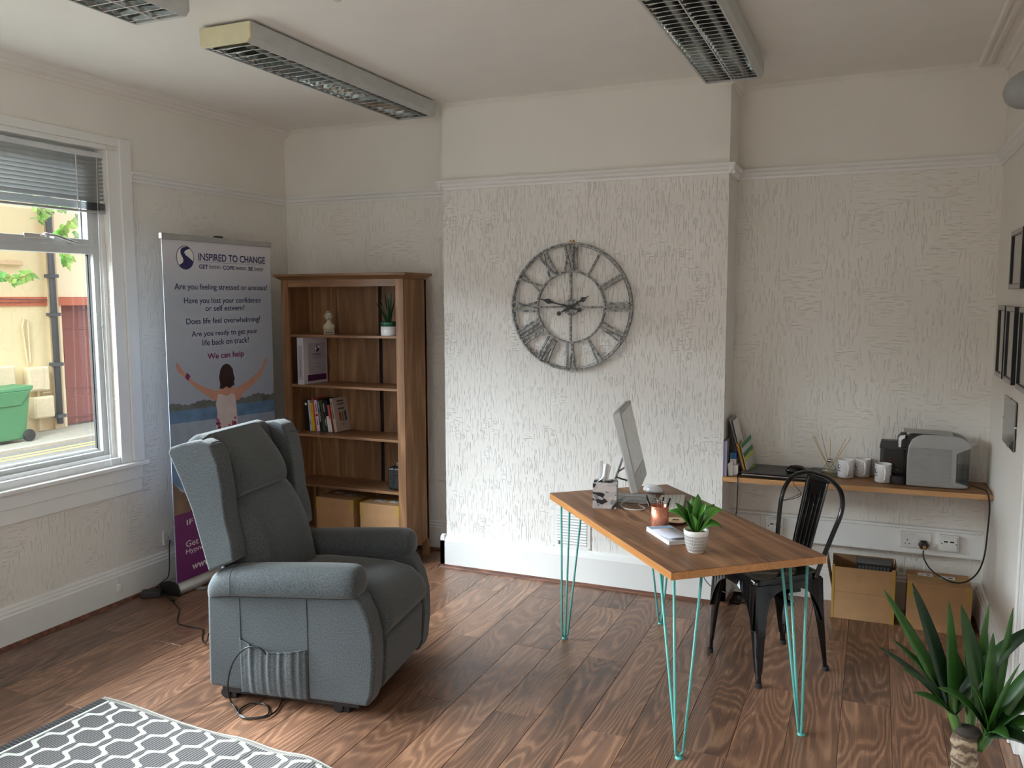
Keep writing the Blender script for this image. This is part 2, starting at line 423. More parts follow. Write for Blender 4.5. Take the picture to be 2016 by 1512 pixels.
# laminate planks, one object each
PW, PL = .183, 1.27
plank_mesh = None; pm_cache = {}
k0 = -14
for k in range(k0, 12):
    x0 = 2.406 + k*PW; x1 = x0 + PW
    if x1 < .004 or x0 > W-.004: continue
    x0c, x1c = max(x0, .002), min(x1, W-.002)
    j0 = -.945 if (k % 2 == 1) else -.31
    j = j0 + 2*PL
    if k % 2 == 1 : j = j0 + 2*PL
    while j > FY:
        ya, yb = max(j-PL, FY+.002), min(j, D-.002); j -= PL
        if yb-ya < .02: continue
        # keep clear of the chimney breast
        if x0c < BR and x1c > BL and yb > -.002:
            yb = -.002
        if yb-ya < .02: continue
        key = (round(x1c-x0c, 4), round(yb-ya, 4))
        if key not in pm_cache:
            w, l = key; g_ = .0006; c = .0012
            b = MB(); a0, a1, b0, b1 = -w/2+g_, w/2-g_, -l/2+g_, l/2-g_
            b.loft([[(a0,b0,-.0095),(a1,b0,-.0095),(a1,b1,-.0095),(a0,b1,-.0095)], [(a0,b0,-c),(a1,b0,-c),(a1,b1,-c),(a0,b1,-c)], [(a0+c,b0+c,0),(a1-c,b0+c,0),(a1-c,b1-c,0),(a0+c,b1-c,0)]])
            pm_cache[key] = b.mesh('plank', M_FLOOR)
        obj('plank', pm_cache[key], None, fl, loc=((x0c+x1c)/2, (ya+yb)/2, 0))
# ---------------- skirting, rails, cornices (profiles: (out, z))
SK = [(0, 0), (.026, 0), (.026, .150), (.020, .158), (.020, .168), (.012, .176), (.012, .186), (.004, .194), (0, .194)]
SKP = [(0, 0), (.030, 0), (.030, .165), (.022, .190), (0, .200)]
RAIL = [(0, 2.284), (.010, 2.284), (.012, 2.296), (.022, 2.304), (.022, 2.316), (.034, 2.326), (.034, 2.338), (0, 2.338)]
def run(prof, x0, y0, x1, y1, nx, ny):
    """profile swept from (x0,y0) to (x1,y1), standing out along (nx,ny)"""
    b = MB(); b.loft([[(x0+nx*a, y0+ny*a, z) for a, z in prof], [(x1+nx*a, y1+ny*a, z) for a, z in prof]]); return b
e = .03
segs = {'left': (0, FY, 0, D, 1, 0), 'back_left': (0, D, BL, D, 0, -1), 'chimney_left': (BL, D, BL, -e, -1, 0), 'chimney': (BL-e, 0, BR+e, 0, 0, -1),
        'chimney_right': (BR, -e, BR, D, 1, 0), 'back_right': (BR, D, W, D, 0, -1), 'right_far': (W, -1.05, W, D, -1, 0), 'right_near': (W, FY, W, -2.06, -1, 0)}
for n_, s_ in segs.items():
    struct('baseboard_'+n_, run(SKP if n_.startswith('chimney') else SK, *s_), M_GLOSS)
    x0, y0, x1, y1, nx, ny = s_
    t = .030 if n_.startswith('chimney') else .026
    bp = [(t, 0.0003), (t+.018, 0.0003), (t+.015, .008), (t+.009, .014), (t, .017)]
    ee = .018
    if n_ == 'chimney': x0 -= ee; x1 += ee
    if n_ == 'chimney_left': y1 -= ee
    if n_ == 'chimney_right': y0 -= ee
    if n_ not in ('back_right',): struct('trim_1', run(bp, x0, y0, x1, y1, nx, ny), M_BEAD)
    if n_ != 'left': struct('trim_2', run(RAIL, *( (W, FY, W, -1.9, -1, 0) if n_ == 'right_near' else ((W, -1.9, W, D, -1, 0) if n_ == 'right_far' else s_))), M_GLOSS)
struct('trim_2', run(RAIL, 0, -1.05, 0, D, 1, 0), M_GLOSS)
CORN = [(0, 2.715), (.006, 2.715), (.010, 2.728), (.030, 2.738), (.034, 2.748), (.052, 2.756), (.056, 2.768), (.075, 2.772), (.075, H), (0, H)]
struct('trim_3', run(CORN, 0, FY, 0, D, 1, 0), M_WALL)
struct('trim_3', run([(a*.5, H-(H-z)*.35) for a, z in CORN], 0, D, BL, D, 0, -1), M_WALL)
struct('trim_3', run([(a*.5, H-(H-z)*.35) for a, z in CORN], BL, 0, BR, 0, 0, -1), M_WALL)
struct('trim_3', run([(a*.8, H-(H-z)*.8) for a, z in CORN], BR, 0, BR, D, 1, 0), M_WALL)
struct('trim_3', run([(a*.5, H-(H-z)*.35) for a, z in CORN], BR, D, W, D, 0, -1), M_WALL)
CR = [(0, 2.735), (.01, 2.735), (.016, 2.752), (.034, 2.758), (.040, 2.768), (.072, 2.770), (.078, 2.760), (.092, 2.758), (.098, 2.768), (.108, 2.768), (.114, 2.760), (.126, 2.760), (.132, H), (0, H)]
struct('trim_4', run(CR, W, FY, W, D, -1, 0), M_WALL)
# ---------------- windows
def window(name, y0, y1, full=True):
    z0, z1 = .79, 2.43
    w = struct(name, MB().box(-.112, -.055, y1-.06, y1, z0, z1).box(-.112, -.055, y0, y0+.06, z0, z1).box(-.112, -.055, y0+.06, y1-.06, z0, z0+.045).box(-.112, -.055, y0+.06, y1-.06, z1-.05, z1)
               .box(-.112, -.055, (y0+y1)/2-.03, (y0+y1)/2+.03, z0+.045, z1-.05).box(-.112, -.055, y0+.06, y1-.06, 1.885, 1.93), M_UPVC, bevel=.003)
    for a, b_ in ((y0+.06, (y0+y1)/2-.03), ((y0+y1)/2+.03, y1-.06)):
        # opening top sash
        s_ = obj('sash', MB().box(-.11, -.045, a, a+.035, 1.93, z1-.05).box(-.11, -.045, b_-.035, b_, 1.93, z1-.05).box(-.11, -.045, a+.035, b_-.035, 1.925, 1.962).box(-.11, -.045, a+.035, b_-.035, z1-.085, z1-.05), M_UPVC, w, bevel=.003)
        obj('pane', MB().box(-.094, -.090, a+.03, b_-.03, 1.955, z1-.08), M_GLASS, s_)
        obj('seal', MB().box(-.088, -.084, b_-.040, b_-.034, 1.962, z1-.09), M_RUBBER, s_)
        obj('pane', MB().box(-.106, -.103, a, b_, z0+.04, 1.89), M_GLASS, w)
        obj('glazing_bead', MB().box(-.10, -.088, b_-.006, b_, z0+.05, 1.885).box(-.10, -.088, a, b_, z0+.045, z0+.058), M_WHITEFR, w)
        obj('seal', MB().box(-.099, -.086, b_-.013, b_-.006, z0+.058, 1.885), M_RUBBER, w)
    obj('subframe', MB().box(-.055, -.03, y1-.022, y1, z0, z1).box(-.055, -.03, y0, y0+.022, z0, z1).box(-.055, -.03, y0+.022, y1-.022, z0, z0+.02), M_WHITEFR, w, bevel=.002)
    obj('casing', MB().box(0, .012, y1, y1+.073, .755, 2.43).box(0, .024, y1+.073, y1+.147, .755, 2.50).box(0, .012, y0-.073, y0, .755, 2.43).box(0, .024, y0-.147, y0-.073, .755, 2.50)
        .box(0, .012, y0, y1, 2.43, 2.455).box(0, .02, y0-.073, y1+.073, 2.455, 2.50), M_GLOSS, w, bevel=.003)
    obj('sill', MB().box(-.055, .055, y0-.16, y1+.157, .732, .757), M_GLOSS, w, bevel=.008, seg=3)
    obj('inner_sill', MB().box(-.06, .004, y0+.001, y1-.001, .756, .7925), M_WHITEFR, w, bevel=.003)
    obj('apron', MB().box(0, .014, y0-.14, y1+.13, .585, .66).box(0, .026, y0-.14, y1+.13, .66, .732), M_GLOSS, w, bevel=.003)
    return w
w1 = window('window_1', -2.9, -1.2)
h = obj('handle', MB().box(-.045, -.036, -1.665, -1.50, 1.948, 1.972), M_CHROME, w1, bevel=.003)
obj('lever', MB().tube([(-.03, -1.545, 1.965), (-.012, -1.54, 1.968), (-.008, -1.50, 1.962), (-.012, -1.43, 1.945), (-.016, -1.39, 1.937)], .007, 10, smooth=4), M_ALU, h, smooth=True)
obj('catch', MB().lathe([(.0, -.012), (.014, -.01), (.015, .006), (.0, .012)], 16, (-.024, -1.555, 1.968)), M_CHROME, h, smooth=True)
window('window_2', -4.9, -3.3)
# ---------------- door on the right wall
d = struct('door_1', MB().box(W-.012, W, -1.955, -1.155, .005, 2.04), M_GLOSS)
obj('door_frame', MB().box(W-.03, W, -1.155, -1.05, 0, 2.14).box(W-.03, W, -2.06, -1.955, 0, 2.14).box(W-.03, W, -1.955, -1.155, 2.04, 2.14).box(W-.04, W-.03, -1.075, -1.05, 0, 2.14), M_GLOSS, d, bevel=.004)
for z0, z1 in ((.2, .9), (1.05, 1.85)):
    for y0 in (-1.855, -1.515):
        obj('door_panel', MB().box(W-.020, W-.011, y0, y0+.27, z0, z1), M_GLOSS, d, bevel=.004)
hh = obj('door_handle', MB().tube([(W-.012, -1.895, 1.0), (W-.06, -1.895, 1.0), (W-.065, -1.785, 1.0)], .008, 10), M_CHROME, d, smooth=True)
# ---------------- outside: own building shell, street
ex = plain('own_house_brick', srgb(110, 62, 48), .9)
struct('wall_exterior', MB().box(-T-.01, 5.0, D+T+.01, 14, -1.1, 9.5).box(-T-.01, 5.0, -14, FY-.16, -1.1, 9.5).box(-T-.01, 5.0, FY-.16, D+T+.01, H+.13, 9.5).box(-T-.01, 5.0, FY-.16, D+T+.01, -1.1, -.16), ex)
G0 = -1.1
struct('street_ground', MB().box(-40, 8, -30, 45, G0-.3, G0-.12), M_ROAD)
pv = struct('pavement', MB().box(-12.4, -10.9, -20, 40, G0-.12, G0), M_PAVE)
obj('kerb', MB().box(-10.9, -10.75, -20, 40, G0-.12, G0+.005), M_KERB, pv)
struct('pavement_near', MB().box(-2.2, -.25, -20, 20, G0-.12, G0), M_PAVE)
rd = struct('road', MB().box(-10.75, -2.2, -20, 40, G0-.12, G0-.06), M_ROAD)
obj('yellow_line', MB().box(-10.45, -10.37, -20, 40, G0-.06, G0-.056).box(-10.22, -10.14, -20, 40, G0-.06, G0-.056), M_YEL, rd)
fb = thing('building', 'cream rendered building with terracotta band across the street', 'building', (-12.3, 8, G0))
FX = 0.
def fo(name, b, m, **k): return obj(name, b, m, fb, **k)
fo('wall', MB().box(-3, 0, -18, .18, 0, 7.4), M_RENDER)
fo('wall', MB().box(-3, -.02, .18, .42, 0, 7.4).box(-3, -.02, .42, 18, 2.72, 7.4).box(-3, -.02, 2.6, 18, 0, 2.72), M_RENDER2, label='paler cream wall beside the drainpipe')
fo('pilaster', MB().box(0, .06, .06, .30, 0, 7.4), plain('pilaster_render', srgb(200, 184, 148), .9))
fo('band', MB().box(0, .03, -18, .06, 2.62, 2.80).box(-.02, .03, .30, 18, 2.62, 2.80), M_RED)
dr = fo('door', MB().box(-.35, -.25, .42, 2.6, 0, 2.62), M_DOORX, bevel=.01)
for a, b_, c_, e_ in ((.50, 2.5, 2.08, 2.54), (.56, 1.50, .75, 1.95), (.56, 1.50, .12, .62), (1.58, 2.5, .12, 1.95)):
    obj('door_panel', MB().box(-.25, -.235, a, b_, c_, e_).box(-.235, -.225, a+.04, b_-.04, c_+.04, e_-.04), M_DOORX, dr, bevel=.01)
fo('box_trunking', MB().box(0, .09, -4, -.48, 3.44, 3.54), plain('beige_trunking', srgb(214, 190, 150), .7), bevel=.01)
fo('cable', MB().tube([(.05, -8, 2.78), (.05, -2, 2.80), (.05, -.9, 2.76), (.05, .1, 2.74)], .006, 6, smooth=3).tube([(.05, -6, 2.70), (.05, -1.5, 2.68), (.05, 0, 2.70)], .006, 6), M_PIPE)
dp = fo('drainpipe', MB().tube([(.16, .10, .12), (.16, .10, 7)], .065, 12), M_PIPE, smooth=True)
for z in (.25, 1.35, 2.4, 3.2): obj('bracket', MB().box(.05, .24, .0, .20, z, z+.07), M_PIPE, dp)
fo('conduit', MB().tube([(.04, -.42, 1.45), (.04, -.42, 2.30), (.04, -.50, 2.36), (.04, -.55, 2.2), (.04, -.48, 1.42)], .018, 6), M_METER)
fo('meter_box', MB().box(0, .28, -1.75, -.93, 1.0, 1.44), M_METER, bevel=.04, seg=3)
for z0, z1, y0 in ((.86, 1.36, -.58), (.28, .74, -.50)):
    m_ = fo('meter_box', MB().box(0, .20, y0, y0+.47, z0, z1), M_METER, bevel=.035, seg=3)
    obj('meter_door', MB().box(.20, .212, y0+.03, y0+.32, z0+.04, z1-.04), M_METER, m_, bevel=.004)
fo('pipe', MB().tube([(.06, -.30, .74), (.06, -.30, .86)], .03, 8).tube([(.06, -.22, .80), (.06, -.02, .80), (.06, -.02, .86)], .02, 8).tube([(.06, -.3, .02), (.06, -.3, .28)], .03, 8), M_METER)
def wheelie(name, label, loc, m, rz):
    t = thing(name, label, 'bin', loc, rz)
    obj('body', MB().loft([[(-.24,-.30,.06),(.24,-.30,.06),(.24,.26,.06),(-.24,.26,.06)], [(-.29,-.36,1.0),(.29,-.36,1.0),(.29,.36,1.0),(-.29,.36,1.0)]]), m, t, bevel=.03)
    obj('rim', MB().loft([[(-.30,-.38,.72),(.30,-.38,.72),(.29,.16,.72),(-.29,.16,.72)], [(-.31,-.39,1.0),(.31,-.39,1.0),(.31,.38,1.0),(-.31,.38,1.0)]]), m, t, bevel=.02)
    obj('lid', MB().loft([[(-.31,-.40,1.0),(.31,-.40,1.0),(.31,.40,1.0),(-.31,.40,1.0)], [(-.29,-.37,1.05),(.29,-.37,1.05),(.30,.43,1.09),(-.30,.43,1.09)]]), m, t, bevel=.012)
    for s in (-1, 1): obj('wheel', MB().tube([(s*.27-.03, .30, .12), (s*.27+.03, .30, .12)], .12, 18), M_RUBBER, t, smooth=False, bevel=.01)
    return t
wheelie('wheelie_bin', 'green wheelie bin standing against the cream building across the street', (-11.6, 6.46, G0), M_BIN, 0)
wheelie('wheelie_bin', 'black wheelie bin left of the green one at window edge', (-11.5, 5.45, G0), M_BLACK, 0)
# ---------------- tree branches outside the window
def leafpoly(b, c, d, n, L, w):
    c = Vector(c); d = Vector(d).normalized(); n = Vector(n).normalized(); s = d.cross(n).normalized()
    pts = [c, c+d*L*.3+s*w*.5, c+d*L*.6+s*w*.42, c+d*L, c+d*L*.6-s*w*.42, c+d*L*.3-s*w*.5]
    m_ = c+d*L*.5-n*w*.12
    V = [b.bm.verts.new(p) for p in pts]; m2 = b.bm.verts.new(m_)
    for i in range(6): b.bm.faces.new((V[i], V[(i+1) % 6], m2))
tb = thing('tree_branch', 'leafy green tree branches hanging outside the window', 'branch', (-3, .6, 2.2))
rl = random.Random(3)
twigs = [[(0, -.75, -.28), (0, -.35, -.34), (.02, -.12, -.37), (0, .02, -.32)], [(0, 1.0, .50), (.05, .62, .32), (0, .42, .12), (0, .35, .02)], [(0, .9, .42), (0, .45, .30), (0, .2, .25), (0, .12, .16)], [(0, -.2, .5), (0, .05, .36), (0, .12, .28)], [(0, .7, .1), (0, .5, .02), (0, .42, -.1), (0, .38, -.2)]]
obj('twig', MB().tube([(0,2.2,.8),(0,1.6,.66),(0,1.,.5)], .01, 6), M_PIPE, tb)
for tw in twigs:
    obj('twig', MB().tube(tw, .004, 5, smooth=4), plain('twig_bark', srgb(110, 100, 70), .8), tb)
    P_ = catmull([Vector(p) for p in tw], 5)
    for p in P_[2:]:
        for _ in range(2):
            b = MB(); dd = Vector((rl.uniform(-.4, .4), rl.uniform(-1, 1), rl.uniform(-1, .4)))
            leafpoly(b, p, dd, (1, rl.uniform(-.5, .5), rl.uniform(0, .8)), rl.uniform(.07, .11), rl.uniform(.05, .08))
            obj('leaf', b, M_TREE, tb)

# ------------------------------------------------------------------ big furniture
# bookcase
bc = thing('bookcase', 'tall open pine bookcase in the left alcove corner', 'bookcase', (.255, -.119, 0))
BW, BD, BH = .898, .289, 1.80
def bo(name, b, m, parent=bc, **k): return obj(name, b, m, parent, **k)
bo('side_panel', MB().box(0, .02, .018, BD-.01, .105, 1.765), M_PINE, bevel=.001); bo('side_panel', MB().box(BW-.02, BW, .018, BD-.01, .105, 1.765), M_PINE, bevel=.001)
for x0 in (.0, BW-.054): bo('stile', MB().box(x0, x0+.054, 0, .02, .0, 1.768), M_PINE, bevel=.0015)
for x0 in (.0, BW-.04): bo('rear_leg', MB().box(x0, x0+.04, BD-.03, BD, 0, 1.765), M_PINE, bevel=.0015)
bo('top_rail', MB().box(.054, BW-.054, .002, .02, 1.722, 1.768), M_PINEX, bevel=.001)
bo('cornice', MB().loft([[(-.003,-.003,1.766),(BW+.003,-.003,1.766),(BW+.003,BD,1.766),(-.003,BD,1.766)], [(-.028,-.028,1.786),(BW+.028,-.028,1.786),(BW+.028,BD+.01,1.786),(-.028,BD+.01,1.786)], [(-.034,-.034,1.788),(BW+.034,-.034,1.788),(BW+.034,BD+.012,1.788),(-.034,BD+.012,1.788)], [(-.034,-.034,1.803),(BW+.034,-.034,1.803),(BW+.034,BD+.012,1.803),(-.034,BD+.012,1.803)]]), M_PINEX, bevel=.002)
SZ = [1.421, 1.101, .783, .457]
for z in SZ: bo('shelf', MB().box(.02, BW-.02, .012, BD-.012, z-.016, z), M_PINEX, bevel=.0015)
bo('bottom_shelf', MB().box(.02, BW-.02, .012, BD-.012, .084, .102), M_PINEX); bo('bottom_rail', MB().box(.054, BW-.054, .002, .02, .05, .102), M_PINEX)
for x0, x1 in ((.02, .225), (.230, .525), (.575, BW-.02)): bo('back_panel', MB().box(x0, x1, BD-.010, BD-.004, .102, 1.766), M_PINE)
bo('back_stile', MB().box(.525, .552, BD-.018, BD-.010, .102, 1.766), M_PINE); bo('back_panel', MB().box(.552, .575, BD-.006, BD-.003, .102, 1.766), plain('dark_gap', (.01, .006, .004), .9))  # last strip is no panel: near-black colour paints the shaded gap between boards

# armchair -----------------------------------------------------------
ac = thing('armchair', 'grey marl fabric wingback recliner armchair on the wooden floor', 'armchair', (1.6285, -1.904, 0), R(8.5))
def ao(name, b, m=M_FAB, parent=ac, **k): return obj(name, b, m, parent, **k)
side = [(-.352, .06), (.358, .052), (.378, .10), (.390, .22), (.388, .33), (.370, .41), (.338, .475), (.318, .50), (.300, .54), (-.30, .50), (-.345, .44)]
ao('side_panel', MB().prism(side, 0, .105), bevel=.018, seg=4)
ao('side_panel', MB().prism(side, .545, .645), bevel=.018, seg=4)
def arm(y0, s):
    rings = []
    for x, zt, hh_, wd in ((-.345, .485, .055, .05), (-.325, .535, .085, .078), (-.28, .562, .10, .085), (-.2, .575, .105, .088), (0, .592, .108, .090), (.2, .605, .110, .090), (.285, .610, .108, .088), (.318, .598, .095, .080), (.330, .57, .06, .05)):
        r = []
        for k in range(16):
            a = 2*PI*k/16; ca, sa = math.cos(a), math.sin(a)
            yy = wd*(abs(ca)**.7)*(1 if ca > 0 else -1); zz = (hh_/2)*(abs(sa)**.75)*(1 if sa > 0 else -1)*1.15
            r.append((x, y0 + s*(yy*.86), zt - hh_/2*1.15 + zz - (.012 if yy*1 < -.05 else 0)*1))
        rings.append(r)
    return MB().loft(rings)
ao('armrest', arm(.046, 1), sub=1, smooth=True); ao('armrest', arm(.598, -1), sub=1, smooth=True)
ao('seam', MB().tube([(-.215, -.030, .455), (-.215, -.0305, .50), (-.215, -.022, .555), (-.215, .02, .575), (-.215, .08, .572)], .0016, 6, smooth=3), M_FABD)
ao('seam', MB().tube([(-.193, -.0010, .065), (-.193, -.0010, .45)], .0013, 6).tube([(.106, -.0010, .06), (.106, -.0010, .47)], .0013, 6), M_FABD)
wing = [(-.325, .548), (-.205, .600), (-.212, .68), (-.234, .77), (-.245, .90), (-.262, 1.0), (-.292, 1.068), (-.34, 1.085), (-.42, 1.072), (-.482, 1.052), (-.492, 1.03), (-.44, .92), (-.393, .80)]
ao('wing', MB().prism(wing, -.012, .085), bevel=.026, seg=5)
ao('wing', MB().prism(wing, .545, .655), bevel=.026, seg=5)
ao('wing_pleat', MB().tube([(-.335, .0, 1.088), (-.325, .03, 1.094), (-.318, .07, 1.088)], .0025, 6, smooth=3).tube([(-.300, .01, 1.074), (-.289, .04, 1.078), (-.285, .075, 1.070)], .0025, 6, smooth=3)
   .tube([(-.335, .58, 1.094), (-.318, .61, 1.096), (-.31, .64, 1.084)], .0025, 6, smooth=3).tube([(-.27, .57, 1.035), (-.258, .61, 1.035), (-.258, .645, 1.03)], .0025, 6, smooth=3), M_FABD)
def backy(t):   # bulge over width
    return 1-abs(2*t-1)**3
ao('back_panel', MB().prism([(-.30, .40), (-.22, .42), (-.29, .80), (-.37, 1.085), (-.43, 1.095), (-.485, 1.055), (-.40, .80)], .075, .57), bevel=.03, seg=5)
def cushion(prof_fn, y0, y1, nz=14, ny=12):
    rings = []
    for j in range(ny+1):
        t = j/ny; y = y0+(y1-y0)*t; e_ = (1-abs(2*t-1)**6)**.5
        rings.append([(x, y, z) for x, z in prof_fn(e_, t)])
    return MB().loft(rings)
def head_prof(e_, t):
    pts = []; n = 12
    for i in range(n+1):
        a = i/n; z = 1.098 - .012*(1-e_) - a*(.262) ; x0 = -.385 + .135*a
        bulge = abs(math.sin(PI*min(1, a)**1.4))**.6*.062 + .004
        pts.append((x0 + (bulge)*e_, z))
    pts += [(-.33, .835), (-.43, 1.06)]
    return pts
def lumb_prof(e_, t):
    pts = []; n = 12
    for i in range(n+1):
        a = i/n; z = .842 - a*.42 - .01*(1-e_); x0 = -.262 + .155*a
        bulge = abs(math.sin(PI*min(1, a)**.7))**.7*.060 + .004
        pts.append((x0 + bulge*e_, z))
    pts += [(-.26, .42), (-.32, .82)]
    return pts
ao('head_cushion', cushion(head_prof, .080, .505), bevel=.008, smooth=True)
ao('back_cushion', cushion(lumb_prof, .085, .520), bevel=.008, smooth=True)
def seat_prof(e_, t):
    top = .468 + .022*e_
    return [(-.15, .34), (-.15, top-.01), (-.05, top), (.12, top), (.26, top-.004), (.345, top-.022), (.395, top-.065), (.414, top-.12), (.405, .325), (.385, .302), (.34, .30)]
ao('seat_cushion', cushion(seat_prof, .107, .543, ny=16), bevel=.02, seg=4, smooth=True)
ao('footrest_panel', MB().prism([(.30, .075), (.365, .075), (.385, .12), (.392, .30), (.30, .33)], .112, .538), bevel=.02, seg=4)
ao('base', MB().box(-.30, .31, .02, .62, .035, .30), M_BLACK)
for x, y in ((-.27, .06), (.24, .06), (-.27, .56), (.24, .56)):
    ao('castor', MB().box(x-.03, x+.02, y-.02, y+.02, .0, .05).tube([(x-.025, y-.03, .022), (x-.025, y+.03, .022)], .022, 12), M_BLACK, bevel=.003)
def pock(u, v):
    x = -.195 + .298*u
    top = .262 - .022*math.sin(PI*min(1, u*1.05)) + .018*(1-u)**3
    z = .058 + (top-.058)*v
    f = (math.sin(u*43) + .6*math.sin(u*71+1) + .5*math.sin(u*23+2 + v))*.0032*(.35+.65*v)
    bel = math.sin(PI*u)**.5*(.016*math.sin(PI*min(1, v*.9))**.6 + .006) if 0 < u < 1 else 0
    return (x, -.002 - bel - max(0, f + .003)*(1 if 0 < u < 1 else 0), z)
ao('pocket', MB().grid(pock, 90, 16), smooth=True)
ao('pocket_hem', MB().tube([(lambda p: (p[0], p[1]-.001, p[2]))(pock(i/60, 1)) for i in range(61)], .0028, 6), M_FAB, smooth=True)
def wl(p, o=(1.6285, -1.904), a=R(8.5)):
    dx, dy = p[0]-o[0], p[1]-o[1]; return (dx*math.cos(a)+dy*math.sin(a), -dx*math.sin(a)+dy*math.cos(a), p[2])
cab = [(1.56, -1.93, .23), (1.54, -1.942, .258), (1.483, -1.955, .256), (1.431, -1.965, .203), (1.403, -1.97, .135), (1.398, -1.975, .07), (1.40, -1.96, .015), (1.43, -1.975, .006), (1.483, -2.012, .006), (1.545, -2.025, .006), (1.595, -1.975, .006), (1.536, -1.911, .006), (1.47, -1.925, .006), (1.465, -1.99, .006), (1.524, -2.034, .008), (1.598, -2.004, .010), (1.606, -1.935, .006), (1.575, -1.86, .008), (1.56, -1.80, .03)]
ao('handset_cable', MB().tube([wl(p) for p in cab], .0035, 8, smooth=5), M_CABLE, smooth=True, label='thin black handset cable coiled on the floor')

# desk ---------------------------------------------------------------
DY = -.87
dk = thing('desk', 'wooden top desk on mint green hairpin legs', 'desk', (2.984, -1.066, 0), DY)
DL, DW, DZ = 1.245, .625, .715
dt = obj('desk_top', MB().box(-DL/2+.001, DL/2-.001, -DW/2+.001, DW/2-.001, DZ-.003, DZ), M_DESK, dk)
obj('edge_band', MB().box(-DL/2, DL/2, -DW/2, DW/2, DZ-.030, DZ-.0028), M_DESKEDGE, dk, bevel=.0012)
for x in (-.31, .0, .31): obj('joint_line', MB().box(x-.0005, x+.0005, -DW/2+.002, DW/2-.002, DZ-.001, DZ+.0002), plain('dark_joint', srgb(74, 50, 34), .6), dt)
feet = [(2.423, -.79), (3.165, -1.648), (3.555, -1.303), (2.809, -.425)]
def wd(p):
    dx, dy = p[0]-2.984, p[1]+1.066; return (dx*math.cos(DY)+dy*math.sin(DY), -dx*math.sin(DY)+dy*math.cos(DY))
for f_ in feet:
    fx, fy = wd(f_); sx = 1 if fx > 0 else -1; sy = 1 if fy > 0 else -1
    cx, cy = sx*(DL/2-.075), sy*(DW/2-.06)
    lg = obj('leg', MB().box(min(cx-sx*.10, cx+sx*.03), max(cx-sx*.10, cx+sx*.03), min(cy-sy*.10, cy+sy*.03), max(cy-sy*.10, cy+sy*.03), DZ-.034, DZ-.030), M_TEAL, dk)
    tops = [(cx+sx*.02, cy+sy*.02), (cx-sx*.09, cy+sy*.02), (cx+sx*.02, cy-sy*.09)]
    for i, (tx, ty) in enumerate(tops):
        dv = Vector((tx-fx, ty-fy, 0)); dv = dv.normalized()*.012 if dv.length > 0 else dv
        obj('rod', MB().tube([(tx, ty, DZ-.031), (fx+dv.x*1.4, fy+dv.y*1.4, .035), (fx+dv.x*1.2, fy+dv.y*1.2, .020), (fx+dv.x*.3, fy+dv.y*.3, .009), (fx, fy, .008)], .0052, 8), M_TEAL, lg, smooth=True)
    obj('foot_pad', MB().lathe([(0, 0), (.016, 0), (.016, .003), (.006, .010), (0, .010)], 16, (fx, fy, 0)), M_TEAL, lg, smooth=True)

# metal chair -----------------------------------------------------------
CT = R(-48.6)
ch = thing('metal_chair', 'glossy black metal cafe chair with slatted back behind the desk', 'chair', (3.37, -.69, 0), CT)
def co(name, b, **k): return obj(name, b, M_BLKMETAL, ch, **k)
se = [(-.165, -.195), (.165, -.195), (.145, .155), (-.145, .155)]
def rrect(pts, r, n=5):
    out = []; m = len(pts)
    for i in range(m):
        p0, p1, p2 = Vector(pts[i-1]), Vector(pts[i]), Vector(pts[(i+1) % m])
        a = p1 + (p0-p1).normalized()*r; b = p1 + (p2-p1).normalized()*r
        for j in range(n+1):
            t = j/n; q = a*(1-t)**2 + p1*2*t*(1-t) + b*t*t; out.append((q.x, q.y))
    return out
rr = rrect(se, .05)
def sc(pts, k, dy=0): return [(x*k, y*k+dy) for x, y in pts]
co('seat', MB().loft([[(x, y, .400) for x, y in sc(rr, 1.02)], [(x, y, .440) for x, y in sc(rr, 1.0)], [(x, y, .452) for x, y in sc(rr, .97)], [(x, y, .453) for x, y in sc(rr, .90)], [(x, y, .446) for x, y in sc(rr, .84)]]), smooth=True, bevel=.002)
ftp = [(-.195, -.20), (.205, -.20), (.155, .197), (-.167, .195)]
for (sx, sy), (fx, fy) in zip(se, ftp):
    dx, dy = (1 if sx > 0 else -1), (1 if sy > 0 else -1)
    rings = []
    for t, w_ in ((0, .085), (.12, .075), (.3, .055), (.5, .042), (.75, .030), (.86, .024), (.87, .019), (1., .017)):
        cx = (sx*1.02)*(1-t) + fx*t; cy = (sy*1.02)*(1-t) + fy*t; z = .43*(1-t) + .0*t
        o_ = .006; th = .012 if t < .86 else .016
        # L shaped sheet section with rounded outer corner
        rings.append([(cx-dx*w_, cy, z), (cx-dx*.012, cy+0*dy, z), (cx-dx*.003, cy-dy*.003, z), (cx, cy-dy*.012, z), (cx, cy-dy*w_, z), (cx-dx*th*.5, cy-dy*w_, z), (cx-dx*th, cy-dy*th, z), (cx-dx*w_, cy-dy*th*.5, z)])
    lg = co('leg', MB().loft(rings), smooth=True, bevel=.0015)
    obj('rubber_foot', MB().lathe([(0, 0), (.014, 0), (.014, .02), (0, .02)], 12, (fx-dx*.008, fy-dy*.008, 0)), M_RUBBER, lg)
